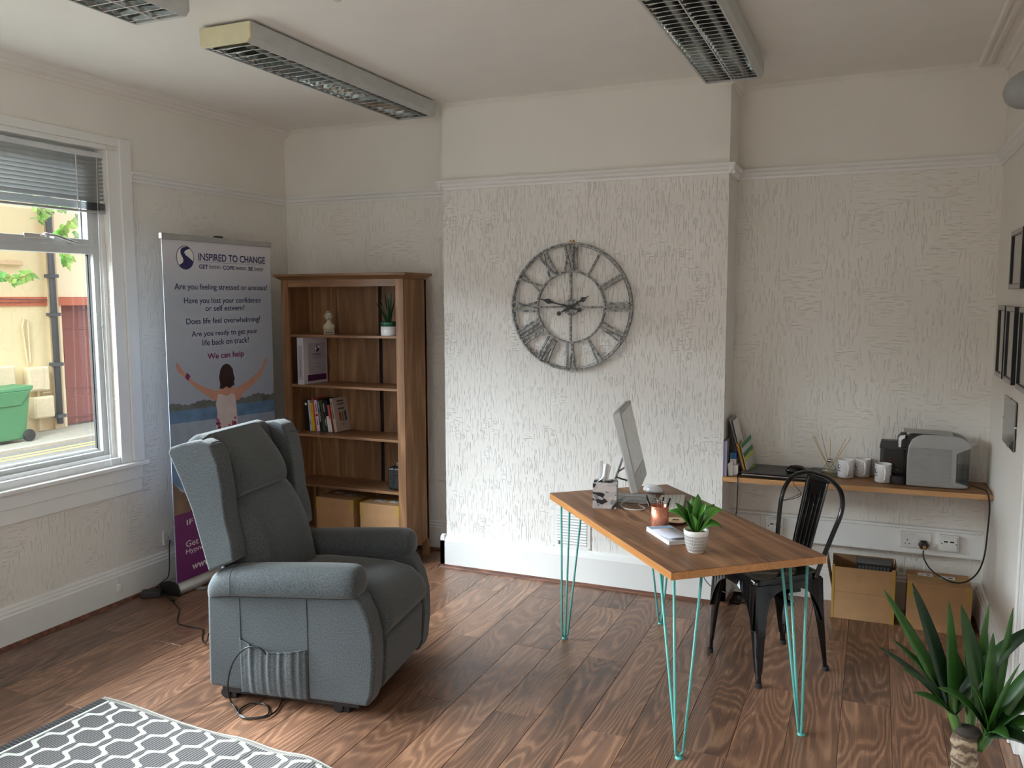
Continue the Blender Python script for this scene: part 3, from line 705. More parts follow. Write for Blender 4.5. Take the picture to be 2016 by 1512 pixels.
# curved aprons between legs
def apron(a, b_, off):
    a = Vector(a); b_ = Vector(b_); n = 14
    R0, R1 = [], []
    for i in range(n+1):
        t = i/n; p = a*(1-t)+b_*t; drop = .405 - .17*(abs(2*t-1)**3.0)
        R0.append((p.x, p.y, .425)); R1.append((p.x+off[0]*.012, p.y+off[1]*.012, drop))
    rings = [R0, R1, [(x-off[0]*.012, y-off[1]*.012, z+.002) for x, y, z in R1], [(x-off[0]*.01, y-off[1]*.01, z) for x, y, z in R0]]
    b = MB(); V = [[b.bm.verts.new(q) for q in rg] for rg in rings]
    for k in range(4):
        for i in range(n): b.bm.faces.new((V[k][i], V[k][i+1], V[(k+1) % 4][i+1], V[(k+1) % 4][i]))
    return b
for i in range(4):
    a, b_ = se[i], se[(i+1) % 4]; mx_, my_ = (a[0]+b_[0])/2, (a[1]+b_[1])/2; l_ = math.hypot(mx_, my_); of = (mx_/l_, my_/l_)
    k = 1.02
    co('apron', apron((a[0]*k, a[1]*k), (b_[0]*k, b_[1]*k), of), smooth=False)
co('brace', MB().box(-.15, .15, -.010, .010, .318, .332).box(-.010, .010, -.17, .15, .318, .332))
TY = .135
loop = [(-.150, TY-.02, .425), (-.160, TY+.005, .50), (-.192, TY+.045, .64), (-.204, TY+.065, .710), (-.196, TY+.082, .765), (-.160, TY+.094, .812), (-.085, TY+.102, .842), (0, TY+.104, .848)]
loop = loop + [(-x, y, z) for x, y, z in loop[:-1][::-1]]
loop = [(x-.012*min(1, (z-.42)/.2), y, z) for x, y, z in loop]
co('back_tube', MB().tube(loop, .0105, 12, smooth=5), smooth=True)
b = MB()
b.grid(lambda u, v: ((u-.5)*(.125 + .03*v) , TY+.0 + .104*v + .012*math.sin(PI*v)*0 - .004, .44 + .41*v), 8, 12)
sp = co('back_splat', b, smooth=True, solid=.003)
for xo, top in ((-.042, .80), (-.016, .765), (.016, .765), (.042, .80)):
    z0 = .47; pts = [(xo*(.9+.15*t), TY+.104*((z0+(top-z0)*t-.44)/.41)-.007, z0+(top-z0)*t) for t in [i/6 for i in range(7)]]
    obj('rib', MB().tube(pts, .0035, 8), M_BLKMETAL, sp, smooth=True)
# floating shelf -------------------------------------------------------
sh = thing('wall_shelf', 'long oak shelf board across the right alcove', 'shelf', (3.034, D, .697), 0., None, (0, R(-.55), 0))
obj('board', MB().box(.001, W-BR-.002, -.300, 0, -.024, .0), M_SHELF, sh)
obj('front_edge', MB().box(.0, W-BR-.002, -.304, -.300, -.025, .0003), M_SHELFE, sh)
for x in (.02, W-BR-.06): obj('bracket', MB().prism([(-.28, -.024), (-.0, -.024), (0, -.055), (-.24, -.045)], x, x+.035, 'yz'), M_SHELFE, sh, bevel=.002)
def SHZ(x): return .6985 + (x-BR)*.0096 + .0006

# ------------------------------------------------------------------ blind
vb = thing('venetian_blind', 'white venetian blind half raised in the window', 'blind', (-.028, -2.05, 0))
YB0, YB1 = -.84, .872
obj('headrail', MB().box(-.014, .014, YB0, YB1, 2.385, 2.412), M_UPVC, vb, bevel=.002)
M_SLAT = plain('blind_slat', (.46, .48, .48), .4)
M_SLATD = plain('blind_slat_shaded', (.30, .32, .33), .4)  # darker copy of the slat colour, shade of the stack painted in
def slatm(a, m):
    c, s_ = math.cos(a)*.0125, math.sin(a)*.0125
    b = MB(); n = 4
    b.loft([[(c*t - s_*.12*(1-t*t), y, s_*t + c*.12*(1-t*t)) for t in [-1+2*i/n for i in range(n+1)]] for y in (YB0, YB1)], cap=False, close=False)
    return b.mesh('slat', m, True)
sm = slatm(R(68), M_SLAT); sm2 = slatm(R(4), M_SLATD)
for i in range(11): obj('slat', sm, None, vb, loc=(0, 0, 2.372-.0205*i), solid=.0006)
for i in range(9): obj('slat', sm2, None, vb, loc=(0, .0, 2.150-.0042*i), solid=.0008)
obj('bottom_rail', MB().box(-.013, .013, YB0, YB1, 2.098, 2.110), M_ALU, vb, bevel=.003)
for y in (.68, .12, -.6):
    obj('ladder_cord', MB().box(.0128, .0138, y-.003, y+.003, 2.10, 2.39), M_WHITE, vb)
    obj('cord_loop', MB().tube([(.016, y-.012, 2.16), (.02, y+.01, 2.15), (.02, y-.01, 2.13), (.018, y+.008, 2.11), (.016, y, 2.10)], .002, 5, smooth=4), M_WHITE, vb)
obj('pull_cord', MB().tube([(.020, .800, 2.39), (.022, .79, 2.0), (.03, .775, 1.5), (.045, .77, .80)], .0011, 5), M_WHITE, vb)
obj('cord_knob', MB().lathe([(0, 0), (.006, .004), (.005, .02), (.003, .03), (0, .03)], 12, (.030, .776, 1.49)), M_CLEAR, vb, smooth=True)
obj('pull_cord', MB().tube([(.045, .77, .80), (.062, .766, .75), (.066, .764, .5), (.066, .762, .12)], .0011, 5), M_WHITE, vb)
obj('cord_weight', MB().box(.058, .074, .752, .772, .075, .112), M_WHITE, vb, bevel=.002)

# ------------------------------------------------------------------ ceiling lights
M_BODY = plain('light_body_enamel', (.50, .52, .51), .45); M_ENDC = plain('aged_cream_end_cap', srgb(212, 206, 172), .5)
M_BLADE = plain('louvre_blade', (.85, .86, .86), .4, .0)
def batten(label, x0, x1, y0, y1, spine, nb, cream=False):
    t = thing('ceiling_light', label, 'light', ((x0+x1)/2, y0, H-.012), 0., None); w = (x1-x0)/2; L = y1-y0; z0 = -.082
    z0c = z0+.018
    prof = [(-w, -.0), (-w, z0c), (-w+.018, z0), (-w+.024, z0), (-w+.024, z0+.006), (-w+.006, z0c+.004), (-w+.006, -.004), (w-.006, -.004), (w-.006, z0c+.004), (w-.024, z0+.006), (w-.024, z0), (w-.018, z0), (w, z0c), (w, 0)]
    obj('body', MB().prism(prof, .012, L-.012), M_BODY, t)
    obj('mounting_plate', MB().box(-w*.6, w*.6, .05, L-.05, 0, .0115), M_BODY, t)
    cap = [(-w, 0), (-w, z0c), (-w+.018, z0), (w-.018, z0), (w, z0c), (w, 0)]
    for a, b_ in ((0, .012), (L-.012, L)): obj('end_cap', MB().prism(cap, a, b_), M_ENDC if (cream and a == 0) else M_BODY, t, bevel=.004)
    n = 10; cells = [(-w+.024, 0), (0, w-.024)] if spine else [(-w+.024, w-.024)]
    for a, b_ in cells:
        P_ = []
        for i in range(n+1):
            u = -1+2*i/n; P_.append(((a+b_)/2+(b_-a)/2*u, z0+.058 - .055*abs(u)**2.2))
        obj('reflector', MB().loft([[(x, y, z) for x, z in P_] for y in (.014, L-.014)], cap=False, close=False), M_MIRROR, t, smooth=True, solid=.001)
        obj('tube', MB().tube([((a+b_)/2, .03, z0+.042), ((a+b_)/2, L-.03, z0+.042)], .0125, 12), plain('unlit_tube', (.8, .82, .8), .3), t, smooth=True)
    if spine: obj('spine', MB().box(-.0015, .0015, .014, L-.014, z0, z0+.03), M_BLADE, t)
    # blade: curved cross lamella, one mesh shared
    b = MB(); R0 = []; m_ = 12
    for lay, (zz, th) in enumerate(((z0+.001, .0050), (z0+.020, .0040))):
        R0.append([(-w+.026+(2*w-.052)*i/m_, zz if lay == 0 else zz - .010*abs(-1+2*i/m_)**2, th) for i in range(m_+1)])
    A = [b.bm.verts.new((x, -th/2, z)) for x, z, th in R0[0]]; B = [b.bm.verts.new((x, th/2, z)) for x, z, th in R0[0]]
    C_ = [b.bm.verts.new((x, th/2, z)) for x, z, th in R0[1]]; D_ = [b.bm.verts.new((x, -th/2, z)) for x, z, th in R0[1]]
    for i in range(m_):
        for kk, (p, q) in enumerate(((A, B), (B, C_), (C_, D_), (D_, A))): b.bm.faces.new((p[i], p[i+1], q[i+1], q[i])).material_index = 1 if kk == 0 else 0
    bm_ = b.mesh('blade', M_MIRROR); bm_.materials.append(M_BLADE)
    for i in range(nb):
        obj('blade', bm_, None, t, loc=(0, .014 + (L-.028)*(i+.5)/nb, 0))
    return t
batten('white louvred strip light on the ceiling near the window with cream end cap', 1.128, 1.392, -1.70, -.115, False, 26, True)
batten('wide twin louvred strip light on the ceiling above the chimney breast corner', 2.935, 3.225, -1.76, -.245, True, 30)
batten('louvred strip light cut off by top left picture edge', 1.115, 1.395, -3.56, -2.03, True, 25)
CBOX = (1.80, -1.776, H)
t = thing('ceiling_box', 'small white fitting on the ceiling at the top picture edge', 'fitting', CBOX)
obj('cover', MB().box(-.07, .035, -.10, .06, -.012, 0), M_CEIL, t, bevel=.004)
obj('base', MB().box(-.075, .04, -.105, .065, -.004, 0), M_CEIL, t)

# ------------------------------------------------------------------ pull-up banner (faces +x; local Y runs along the wall)
bn = thing('pull_up_banner', 'tall printed pull-up banner in silver base beside the window', 'banner', (.20, -.62, 0))
YL, YR_ = -.445, .455
obj('base', MB().prism([(-.085, .006), (.045, .006), (.050, .02), (.045, .045), (.030, .068), (-.02, .075), (-.07, .060), (-.085, .03)], YL, YR_, 'xz'), M_ALU, bn, bevel=.003, smooth=True)
for y in (YL-.012, YR_): obj('end_cap', MB().prism([(-.092, .0), (.050, .0), (.056, .03), (.045, .062), (.02, .078), (-.03, .082), (-.08, .066), (-.095, .03)], y, y+.012, 'xz'), M_BLACK, bn, bevel=.002)
for y in (-.3, .3): obj('foot', MB().box(-.1, .1, y-.02, y+.02, 0, .006), M_ALU, bn)
g = G('banner_print_ground'); o_ = g.obj(); bx_, by_, bz_ = g.sep(o_)
gc = g.mix(bz_.ramp(1.95, 1.65), srgb(212, 212, 220), srgb(176, 186, 202)); gc = g.mix(bz_.ramp(1.5, 1.05), gc, srgb(160, 172, 196))
M_BAN = g.set(gc, .45)
pn = obj('panel', MB().box(.018, .022, YL+.006, YR_-.012, .06, 1.985), M_BAN, bn)
obj('pole', MB().tube([(-.03, 0, .05), (-.0, 0, 1.98)], .008, 8), M_ALU, bn)
obj('top_rail', MB().prism([(.010, 1.972), (.032, 1.972), (.032, 2.000), (.026, 2.004), (.014, 2.004), (.010, 2.0)], YL-.002, YR_-.004, 'xz'), M_ALU, bn, bevel=.002)
obj('rail_clip', MB().box(.005, .03, -.03, .022, 2.003, 2.012), M_BLACK, bn)
def flat(name, pts, m, d=.0004, par=pn):   # pts are (world y, world z)
    return obj(name, MB().poly([(.0222+d, y+.62, z) for y, z in pts]), m, par)
M_LAKE = plain('lake_print', srgb(92, 128, 168), .5, 0., .25); M_LAKE2 = plain('pale_water_print', srgb(150, 166, 190), .5, 0., .12); M_TREEP = plain('treeline_print', srgb(98, 106, 108), .5, 0., .3)
M_SAND = plain('sand_print', srgb(128, 104, 88), .6, 0., .25); M_SKIN = plain('skin_print', srgb(196, 148, 130), .55); M_HAIRP = plain('hair_print', srgb(46, 30, 34), .6, 0., .4)
M_DRESS = plain('dress_print', srgb(206, 196, 200), .55); M_PINK = plain('pink_print', srgb(178, 84, 128), .55)
Ya, Yb = -1.056, -.178
rp = random.Random(5)
tp = [(Ya, 1.03)] + [(Ya+(Yb-Ya)*i/140, 1.062 + .008*math.sin(i*.17+1)+.007*abs(math.sin(i*.42))+.004*abs(math.sin(i*.95)) - .018*(i/140)) for i in range(141)] + [(Yb, 1.0)]
flat('treeline', tp, M_TREEP, .0003)
flat('lake', [(Ya, 1.035), (Yb, 1.005), (Yb, .93), (Ya, .965)], M_LAKE, .0004)
flat('water', [(Ya, .966), (Yb, .931), (Yb, .45), (Ya, .60)], M_LAKE2, .0003)
for i in range(10):
    yy = rp.uniform(Ya, -.5); zz = rp.uniform(.70, .86); L_ = rp.uniform(.08, .3)
    flat('ripple', [(yy, zz), (min(Yb, yy+L_), zz+.003), (min(Yb, yy+L_*.7), zz+.009), (yy+.02, zz+.006)], M_LAKE, .0005)
flat('water', [(Ya, .80), (-.62, .80), (-.70, .50), (-.95, .56), (Ya, .64)], plain('deep_water_print', srgb(104, 136, 176), .5, 0., .15), .0004)
flat('shore', [(Ya, .64), (-1.0, .58), (-.86, .50), (-.6, .46), (Yb, .46), (Yb, .42), (Ya, .42)], M_SAND, .0006)
flat('purple_panel', [(Ya, .452), (Yb, .452), (Yb, .068), (Ya, .068)], M_PURPLE, .0008)
# figure print
arm_l = [(-.993, 1.300), (-.975, 1.285), (-.955, 1.262), (-.93, 1.235), (-.86, 1.178), (-.78, 1.142), (-.70, 1.115), (-.672, 1.105), (-.69, 1.055), (-.715, 1.060), (-.78, 1.098), (-.86, 1.150), (-.93, 1.205), (-.962, 1.232), (-.985, 1.250), (-1.0, 1.28)]
flat('arm_print', arm_l, M_SKIN, .0010)
arm_r = [(-.228, 1.262), (-.238, 1.255), (-.262, 1.222), (-.30, 1.172), (-.38, 1.118), (-.46, 1.08), (-.505, 1.038), (-.535, 1.045), (-.545, 1.095), (-.50, 1.118), (-.42, 1.148), (-.33, 1.19), (-.285, 1.225), (-.262, 1.262), (-.245, 1.283)]
flat('arm_print', arm_r, M_SKIN, .0010)
flat('neck_print', [(-.70, 1.10), (-.66, 1.135), (-.56, 1.132), (-.51, 1.09), (-.54, 1.03), (-.67, 1.04)], M_SKIN, .0011)
flat('wrist_band', [(-.935, 1.215), (-.918, 1.24), (-.893, 1.218), (-.912, 1.192)], M_MAUVE, .0013)
flat('dress_print', [(-.680, 1.095), (-.655, 1.09), (-.61, 1.075), (-.57, 1.088), (-.54, 1.075), (-.532, 1.04), (-.528, .96), (-.525, .90), (-.515, .84), (-.512, .70), (-.73, .70), (-.722, .84), (-.705, .92), (-.692, .98), (-.702, 1.04)], M_DRESS, .0012)
for i in range(34):
    yy = rp.uniform(-.70, -.54); zz = rp.uniform(.80, .955 if abs(yy+.62) > .05 else .90); s_ = rp.uniform(.008, .018)
    flat('dress_flower', [(yy+s_*math.cos(a)*rp.uniform(.6, 1.2), zz+s_*math.sin(a)*rp.uniform(.6, 1.2)) for a in [PI*k/3 for k in range(6)]], M_PINK if rp.random() < .75 else M_GREYTX, .0014)
flat('hair_print', [(-.667, 1.125), (-.66, 1.15), (-.668, 1.19), (-.655, 1.235), (-.635, 1.258), (-.605, 1.268), (-.575, 1.258), (-.552, 1.235), (-.545, 1.20), (-.535, 1.17), (-.545, 1.155), (-.54, 1.135), (-.56, 1.13), (-.58, 1.118), (-.61, 1.132), (-.64, 1.12)], M_HAIRP, .0015)
def btext(s_, yl, yr, zb, h, m, bold=False, d=.0012):
    lettering(s_, yr-yl, h, m, pn, frame((.0222+d, yl+.62, zb), (0, 1, 0), (0, 0, 1)), bold)
btext('INSPIRED TO CHANGE', -.795, -.226, 1.866, .042, M_NAVY, True)
obj('rule', MB().box(.0224, .0226, -.797+.62, -.224+.62, 1.8575, 1.859), M_GREYTX, pn)
for s_, a, b_, bo_ in (('GET', -.793, -.722, 1), ('better,', -.712, -.615, 0), ('COPE', -.600, -.503, 1), ('better,', -.491, -.392, 0), ('BE', -.379, -.340, 1), ('better', -.326, -.241, 0)):
    btext(s_, a, b_, 1.820, .024 if bo_ else .027, M_GREYTX if not bo_ else M_NAVY, bool(bo_))
btext('Are you feeling stressed or anxious?', -.983, -.212, 1.692, .043, M_NAVY)
btext('Have you lost your confidence', -.917, -.278, 1.615, .043, M_NAVY)
btext('or self esteem?', -.756, -.428, 1.580, .033, M_NAVY)
btext('Does life feel overwhelming?', -.908, -.288, 1.498, .043, M_NAVY)
btext('Are you ready to get your', -.871, -.317, 1.428, .040, M_NAVY)
btext('life back on track?', -.791, -.398, 1.383, .034, M_NAVY)
btext('We can help', -.755, -.448, 1.292, .045, M_MAUVE, True)
btext('IF', -.968, -.918, .378, .030, M_WHITE)
btext('Get in touch', -.980, -.66, .252, .036, M_WHITE)
btext('Hypnotherapy', -.982, -.665, .205, .036, M_WHITE)
btext('www.', -.941, -.785, .110, .030, M_WHITE, True)
def logo(par, x, cy, cz, r, toy, mring=M_NAVY, d=0.):
    def C_(a, rr): return (cy + rr*math.cos(a), cz + rr*math.sin(a))
    P3 = lambda p, dd: toy(p[0], p[1], dd)
    obj('logo', MB().poly([P3(C_(2*PI*k/32, r), .0003+d) for k in range(32)]), M_NAVY, par)
    obj('logo', MB().poly([P3(C_(2*PI*k/32, r*.94), .0005+d) for k in range(32)]), M_WHITE, par)
    # winding road
    s_ = [(.18, .93), (.60, .80), (.35, .70), (.02, .58), (-.10, .42), (.05, .22), (.45, .0), (.78, -.20), (.90, -.32), (.78, -.55), (.50, -.82), (.1, -.95), (-.35, -.9), (-.62, -.74), (-.66, -.60), (-.42, -.5), (-.25, -.38), (-.22, -.15), (-.36, .1), (-.52, .35), (-.50, .62), (-.30, .82)]
    obj('logo', MB().poly([P3((cy+a*r, cz+b_*r), .0007+d) for a, b_ in s_]), M_NAVY, par)
logo(pn, 0, -.895, 1.878, .066, lambda a, b_, dd: (.0222+dd+.0006, a+.62, b_))

# ------------------------------------------------------------------ things in the bookcase
FXB, FYB = .255, -.119
t = thing('phrenology_bust', 'small cream ceramic head bust on the top bookcase shelf', 'ornament', (.532, .0, 1.421), R(35))
M_BUST = plain('aged_cream_ceramic', srgb(186, 178, 158), .3)
obj('plinth', MB().box(-.033, .033, -.022, .022, 0, .026), M_BUST, t, bevel=.003)
obj('nameplate', MB().box(-.026, .026, -.0235, -.022, .006, .019), plain('plate_outline', srgb(110, 102, 88), .5), t)
obj('shoulders', MB().loft([[(x*a, y*b_, z) for x, y in [(math.cos(2*PI*k/20), math.sin(2*PI*k/20)) for k in range(20)]] for a, b_, z in ((.036, .022, .024), (.039, .023, .05), (.036, .022, .062), (.022, .016, .072), (.016, .015, .080), (.016, .016, .09))]), M_BUST, t, smooth=True)
b = MB(); b.ell((0, .002, .118), (.027, .031, .034), 24)
hd = obj('head', b, M_BUST, t, smooth=True)
obj('nose', MB().loft([[(-.002, -.029, .122), (.002, -.029, .122), (0, -.031, .124)], [(-.004, -.028, .108), (.004, -.028, .108), (0, -.037, .110)]]), M_BUST, hd)
for x in (-.010, .010): obj('eye', MB().ell((x, -.0275, .119), (.004, .002, .002), 10), plain('bust_line', srgb(70, 62, 52), .5), hd)
obj('mouth', MB().tube([(-.007, -.0275, .100), (0, -.030, .0995), (.007, -.0275, .100)], .0012, 6), plain('bust_line', srgb(70, 62, 52), .5), hd)
for x in (-.027, .027): obj('ear', MB().ell((x, .004, .116), (.004, .006, .009), 10), M_BUST, hd)
obj('map_lines', MB().tube([(-.026, -.004, .13), (-.016, -.02, .138), (0, -.025, .14), (.016, -.02, .138), (.026, -.004, .13)], .0009, 5, smooth=3).tube([(0, -.026, .13), (0, -.018, .145), (0, .0, .1525)], .0009, 5, smooth=3).tube([(-.014, -.024, .13), (-.014, -.012, .146), (-.013, .01, .149)], .0009, 5), plain('bust_line', srgb(70, 62, 52), .5), hd)
t = thing('potted_aloe', 'spiky aloe in green and white pot on the top bookcase shelf', 'plant', (1.008, -.045, 1.421))
M_GG = plain('green_glaze', srgb(40, 92, 66), .25)
obj('pot', MB().lathe([(0, 0), (.050, 0), (.052, .004), (.052, .060), (.048, .060), (.046, .05), (0, .05)], 32), M_PORC, t, smooth=True)
obj('glazed_rim', MB().lathe([(.0535, .058), (.0535, .084), (.048, .086), (.045, .078), (.045, .06)], 32, cap=False), M_GG, t, smooth=True, solid=.001)
obj('soil', MB().lathe([(0, .074), (.046, .074), (.046, .07), (0, .07)], 24), M_SOIL, t)
def spike(b, base, tip, w, th=.3, curve=(0, 0, 0), n=7):
    base, tip = Vector(base), Vector(tip); d_ = (tip-base); L_ = d_.length; dn = d_.normalized()
    s_ = dn.cross(Vector((0, 0, 1))); s_ = s_.normalized() if s_.length > 1e-3 else Vector((1, 0, 0)); nn = s_.cross(dn)
    rings = []
    for i in range(n+1):
        u = i/n; c = base + d_*u + Vector(curve)*math.sin(PI*u)*L_; ww = w*(1-u)**.75*(.75+.5*u)*.5 + .0003; hh = ww*th
        rings.append([c+s_*ww, c+nn*hh*.3, c-s_*ww, c-nn*hh*1.6])
    return b.loft(rings)
ra = random.Random(2)
for i, (dx, dy, dz) in enumerate([(-.07, -.02, .17), (-.03, 0, .24), (.0, .0, .26), (.028, -.01, .235), (.045, .0, .18), (-.105, .01, .165), (.012, -.03, .20), (-.045, -.03, .20), (.03, .03, .2)]):
    obj('leaf', spike(MB(), (dx*.12, dy*.1, .072), (dx, dy, .074+dz*.82), .030, .35, (dx*-.6, 0, .0)), M_ALOE, t, bevel=.002)
t = thing('ring_binder', 'fat white ring binder on the second bookcase shelf', 'binder', (.435, .005, 1.101), R(6))
obj('cover', MB().box(-.048, -.045, -.11, .12, 0, .300).box(.0, .003, -.11, .12, 0, .300).box(-.048, .003, -.113, -.110, 0, .300), plain('binder_white', (.50, .49, .55), .4), t, bevel=.001)
bpgs = obj('pages', MB().box(-.044, -.001, -.105, .112, .01, .290), M_GLASSF, t)
# binder front cover faces right-front: seen as cover panel
t.rotation_euler = (0, 0, R(-4)); t.location = (.412, .005, 1.1015); t.scale = (1, 1, 1)
cv = obj('front_print', MB().box(.0031, .0035, -.065, .105, .062, .262), plain('binder_sheet', (.36, .35, .40), .5), t)
lettering('INSPIRED', .085, .014, M_NAVY, cv, frame((.0042, -.025, .180), (0, 1, 0), (0, 0, 1)), True)
lettering('TO CHANGE', .085, .011, M_GREYTX, cv, frame((.0042, -.025, .162), (0, 1, 0), (0, 0, 1)), False)
obj('text_rule', MB().box(.0036, .0042, -.015, .055, .128, .1295).box(.0036, .0042, -.020, .06, .105, .1065), M_GREYTX, cv)
obj('purple_strip', MB().box(.0036, .0042, -.075, .105, .018, .058), plain('dark_purple_strip', srgb(72, 20, 70), .5), cv)
logo(cv, 0, .020, .228, .024, lambda a, b_, dd: (.0036+dd+.0006, a, b_))
obj('spine_label', MB().box(-.040, -.006, -.1138, -.1132, .03, .25), plain('binder_sheet', (.36, .35, .40), .5), t)
lettering('INSPIRED TO CHANGE', .11, .010, M_NAVY, t, frame((-.018, -.1142, .05), (0, 0, 1), (-1, 0, 0)))

# books, each one built to its own size
bk = [  # x, width, height, depth, tilt deg, colour, label, spine text, text colour
 (0, 0.03, 0.2, .15, 3, (.012, .012, .012), 'black book with pale round sticker at the left end of the row', None, None),
 (0, 0.016, 0.202, .15, 4.5, srgb(200, 200, 204), 'thin pale grey book beside the yellow one', '-', M_GREYTX),
 (0, 0.02, 0.185, .15, 5, srgb(214, 192, 30), 'bright yellow paperback with red lettering on the bookcase', 'DARE', plain('red_print', srgb(170, 40, 40), .5)),
 (0, 0.011, 0.217, .15, 5.5, srgb(196, 70, 70), 'slim red book standing between yellow and white spines', None, None),
 (0, 0.024, 0.205, .15, 6, srgb(214, 200, 214), 'white book with small red square on its spine', '-', M_MAUVE),
 (0, 0.021, 0.212, .15, 6.3, srgb(18, 24, 46), 'dark navy book titled HUMAN GIVENS', 'HUMAN GIVENS', M_WHITE),
 (0, 0.018, 0.21, .15, 7, srgb(70, 72, 34), 'olive and navy thin book right of the navy book', None, None),
 (0, 0.016, 0.211, .15, 7.5, srgb(24, 28, 50), 'dark slim book with pale vertical lettering on spine', '-', M_LABEL),
 (0, 0.019, 0.206, .15, 8, (.010, .010, .010), 'plain black book leaning beside the coral spined book', None, None),
 (0, 0.012, 0.178, .15, 8, srgb(206, 96, 84), 'coral topped slim paperback leaning behind the cream book', None, None)]
bx0, pt_, ph_ = .325, 3, .19
for x, w_, h_, dp_, tl, c, lab, tx, tm in bk:
    bx0 += min(ph_, h_)*(math.tan(R(tl))-math.tan(R(pt_))); x = bx0; bx0 += w_/math.cos(R(tl)) + .0006; pt_, ph_ = tl, h_
    t = thing('book', lab, 'book', (x, .006, .7835), 0., 'books on the third bookcase shelf', (0, R(-tl), 0))
    m_ = plain('book_cover_%d' % int(w_*1e4+h_*1e5), c, .4)
    obj('cover', MB().box(0, .0015, 0, dp_, 0, h_).box(w_-.0015, w_, 0, dp_, 0, h_).box(0, w_, -.0015, 0, 0, h_), m_, t, bevel=.0005)
    obj('pages', MB().box(.0015, w_-.0015, 0, dp_-.004, .003, h_-.004), M_GLASSF, t)
    if tx == '-':
        for a_, e_ in ((.88, .62), (.40, .20)): obj('spine_print', MB().box(w_*.38, w_*.62, -.0021, -.0016, h_*e_, h_*a_), tm, t)
    elif tx: lettering(tx, h_*(.62 if len(tx) > 5 else .28), w_*.5, tm, t, frame((w_*.28, -.0021, h_*.93), (0, 0, -1), (1, 0, 0)))
    if 'sticker' in lab: obj('sticker', MB().lathe([(0, 0), (.009, 0), (.009, .0004), (0, .0004)], 20), M_LABEL, t, loc=(.015, -.0018, h_-.024), rot=(R(90), 0, 0))
    if 'red square' in lab: obj('spine_square', MB().box(.004, w_-.004, -.0022, -.0016, h_*.48, h_*.56), plain('red_square_print', srgb(180, 20, 20), .5), t)
    if 'coral' in lab: obj('lower_spine', MB().box(0, w_, -.0019, -.0015, 0, h_*.5), M_LABEL, t)
t = thing('book', 'cream book leaning at the right end with three coloured bars on cover', 'book', (bx0 + .016, .006, .7835), 0., 'books on the third bookcase shelf', (0, R(-9.5), R(-3)))
mcv = plain('cream_cover', srgb(186, 172, 160), .45)
obj('cover', MB().box(0, .0015, 0, .150, 0, .222).box(.020, .0215, 0, .150, 0, .222).box(0, .0215, -.0015, 0, 0, .222), mcv, t, bevel=.0005)
obj('pages', MB().box(.0015, .020, 0, .146, .003, .218), M_GLASSF, t)
for y, z0, z1, c in ((.045, .07, .125, srgb(176, 40, 36)), (.072, .06, .125, srgb(110, 132, 84)), (.10, .065, .130, srgb(42, 56, 118))):
    obj('cover_bar', MB().box(.0216, .0220, y, y+.018, z0, z1), plain('bar_%d' % int(y*1000), c, .5), t)
for y0, y1, z, h_ in ((.040, .108, .194, .009), (.038, .112, .174, .008), (.070, .078, .160, .006), (.042, .108, .143, .010), (.05, .10, .046, .003), (.06, .09, .036, .003)):
    obj('title_print', MB().box(.0216, .0220, y0, y1, z, z+h_), M_GREYTX, t)
obj('spine_print', MB().box(.007, .014, -.0021, -.0016, .09, .20), M_GREYTX, t)

t = thing('hard_case', 'small black ribbed plastic case on the fourth bookcase shelf', 'case', (1.036, .02, .4575), R(4))
obj('body', MB().box(-.045, .045, -.10, .10, .004, .148), M_BLACK, t, bevel=.016, seg=4)
for s in (-1, 1):
    for z in (.045, .06, .10, .108, .030): obj('rib', MB().box(s*.018-.012, s*.018+.012, -.1035, -.099, z-.0025, z+.0025), M_BLACK, t, bevel=.001)
obj('handle', MB().tube([(.0, -.05, .145), (.0, -.045, .165), (.0, .045, .165), (.0, .05, .145)], .007, 8), plain('grey_handle', (.1, .11, .12), .4), t)
obj('seam', MB().box(-.001, .001, -.102, .102, .004, .150), plain('case_line', (.03, .03, .03), .3), t)
def carton(label, loc, w_, d_, h_, rz=0., labels=(), group=None, corner=True):
    t = thing('cardboard_box', label, 'box', loc, rz, group)
    obj('box_body', MB().box(0, w_, 0, d_, 0, h_), M_CARD, t, bevel=.003)
    obj('flap', MB().box(.001, w_-.001, .001, d_/2-.001, h_, h_+.003), M_CARD, t); obj('flap', MB().box(.001, w_-.001, d_/2+.001, d_-.001, h_, h_+.003), M_CARD, t)
    obj('tape', MB().box(0, w_, d_/2-.025, d_/2+.025, h_+.003, h_+.0035), M_TAPE, t)
    if corner:
        for x in (0, w_):
            s = 1 if x == 0 else -1
            obj('tape', MB().box(min(x-s*.0006, x+s*.024), max(x-s*.0006, x+s*.024), -.0006, .02, h_-.075, h_+.0037).box(min(x, x-s*.0008), max(x, x-s*.0008), -.0006, d_, h_-.03, h_), M_TAPE, t)
    for lx, ly, r_ in labels:
        l_ = obj('paper_label', MB().box(-.034, .034, -.024, .024, 0, .0006), M_LABEL, t, loc=(lx, ly, h_+.0042), rot=(0, 0, r_))
        obj('printed_text', MB().box(-.026, -.010, -.014, -.012, .0006, .0009).box(-.026, -.006, -.006, -.004, .0006, .0009).box(.004, .024, -.008, .008, .0006, .0009), M_GREYTX, l_)
    return t
carton('cardboard box on the bottom bookcase shelf, left one', (.468, -.098, .1025), .285, .25, .268, 0., ((.07, .16, .1), (.18, .13, -.1)))
carton('cardboard box on the bottom bookcase shelf, right one', (.803, -.100, .1025), .285, .25, .262, 0., ((.10, .09, .0), (.20, .09, .0)))

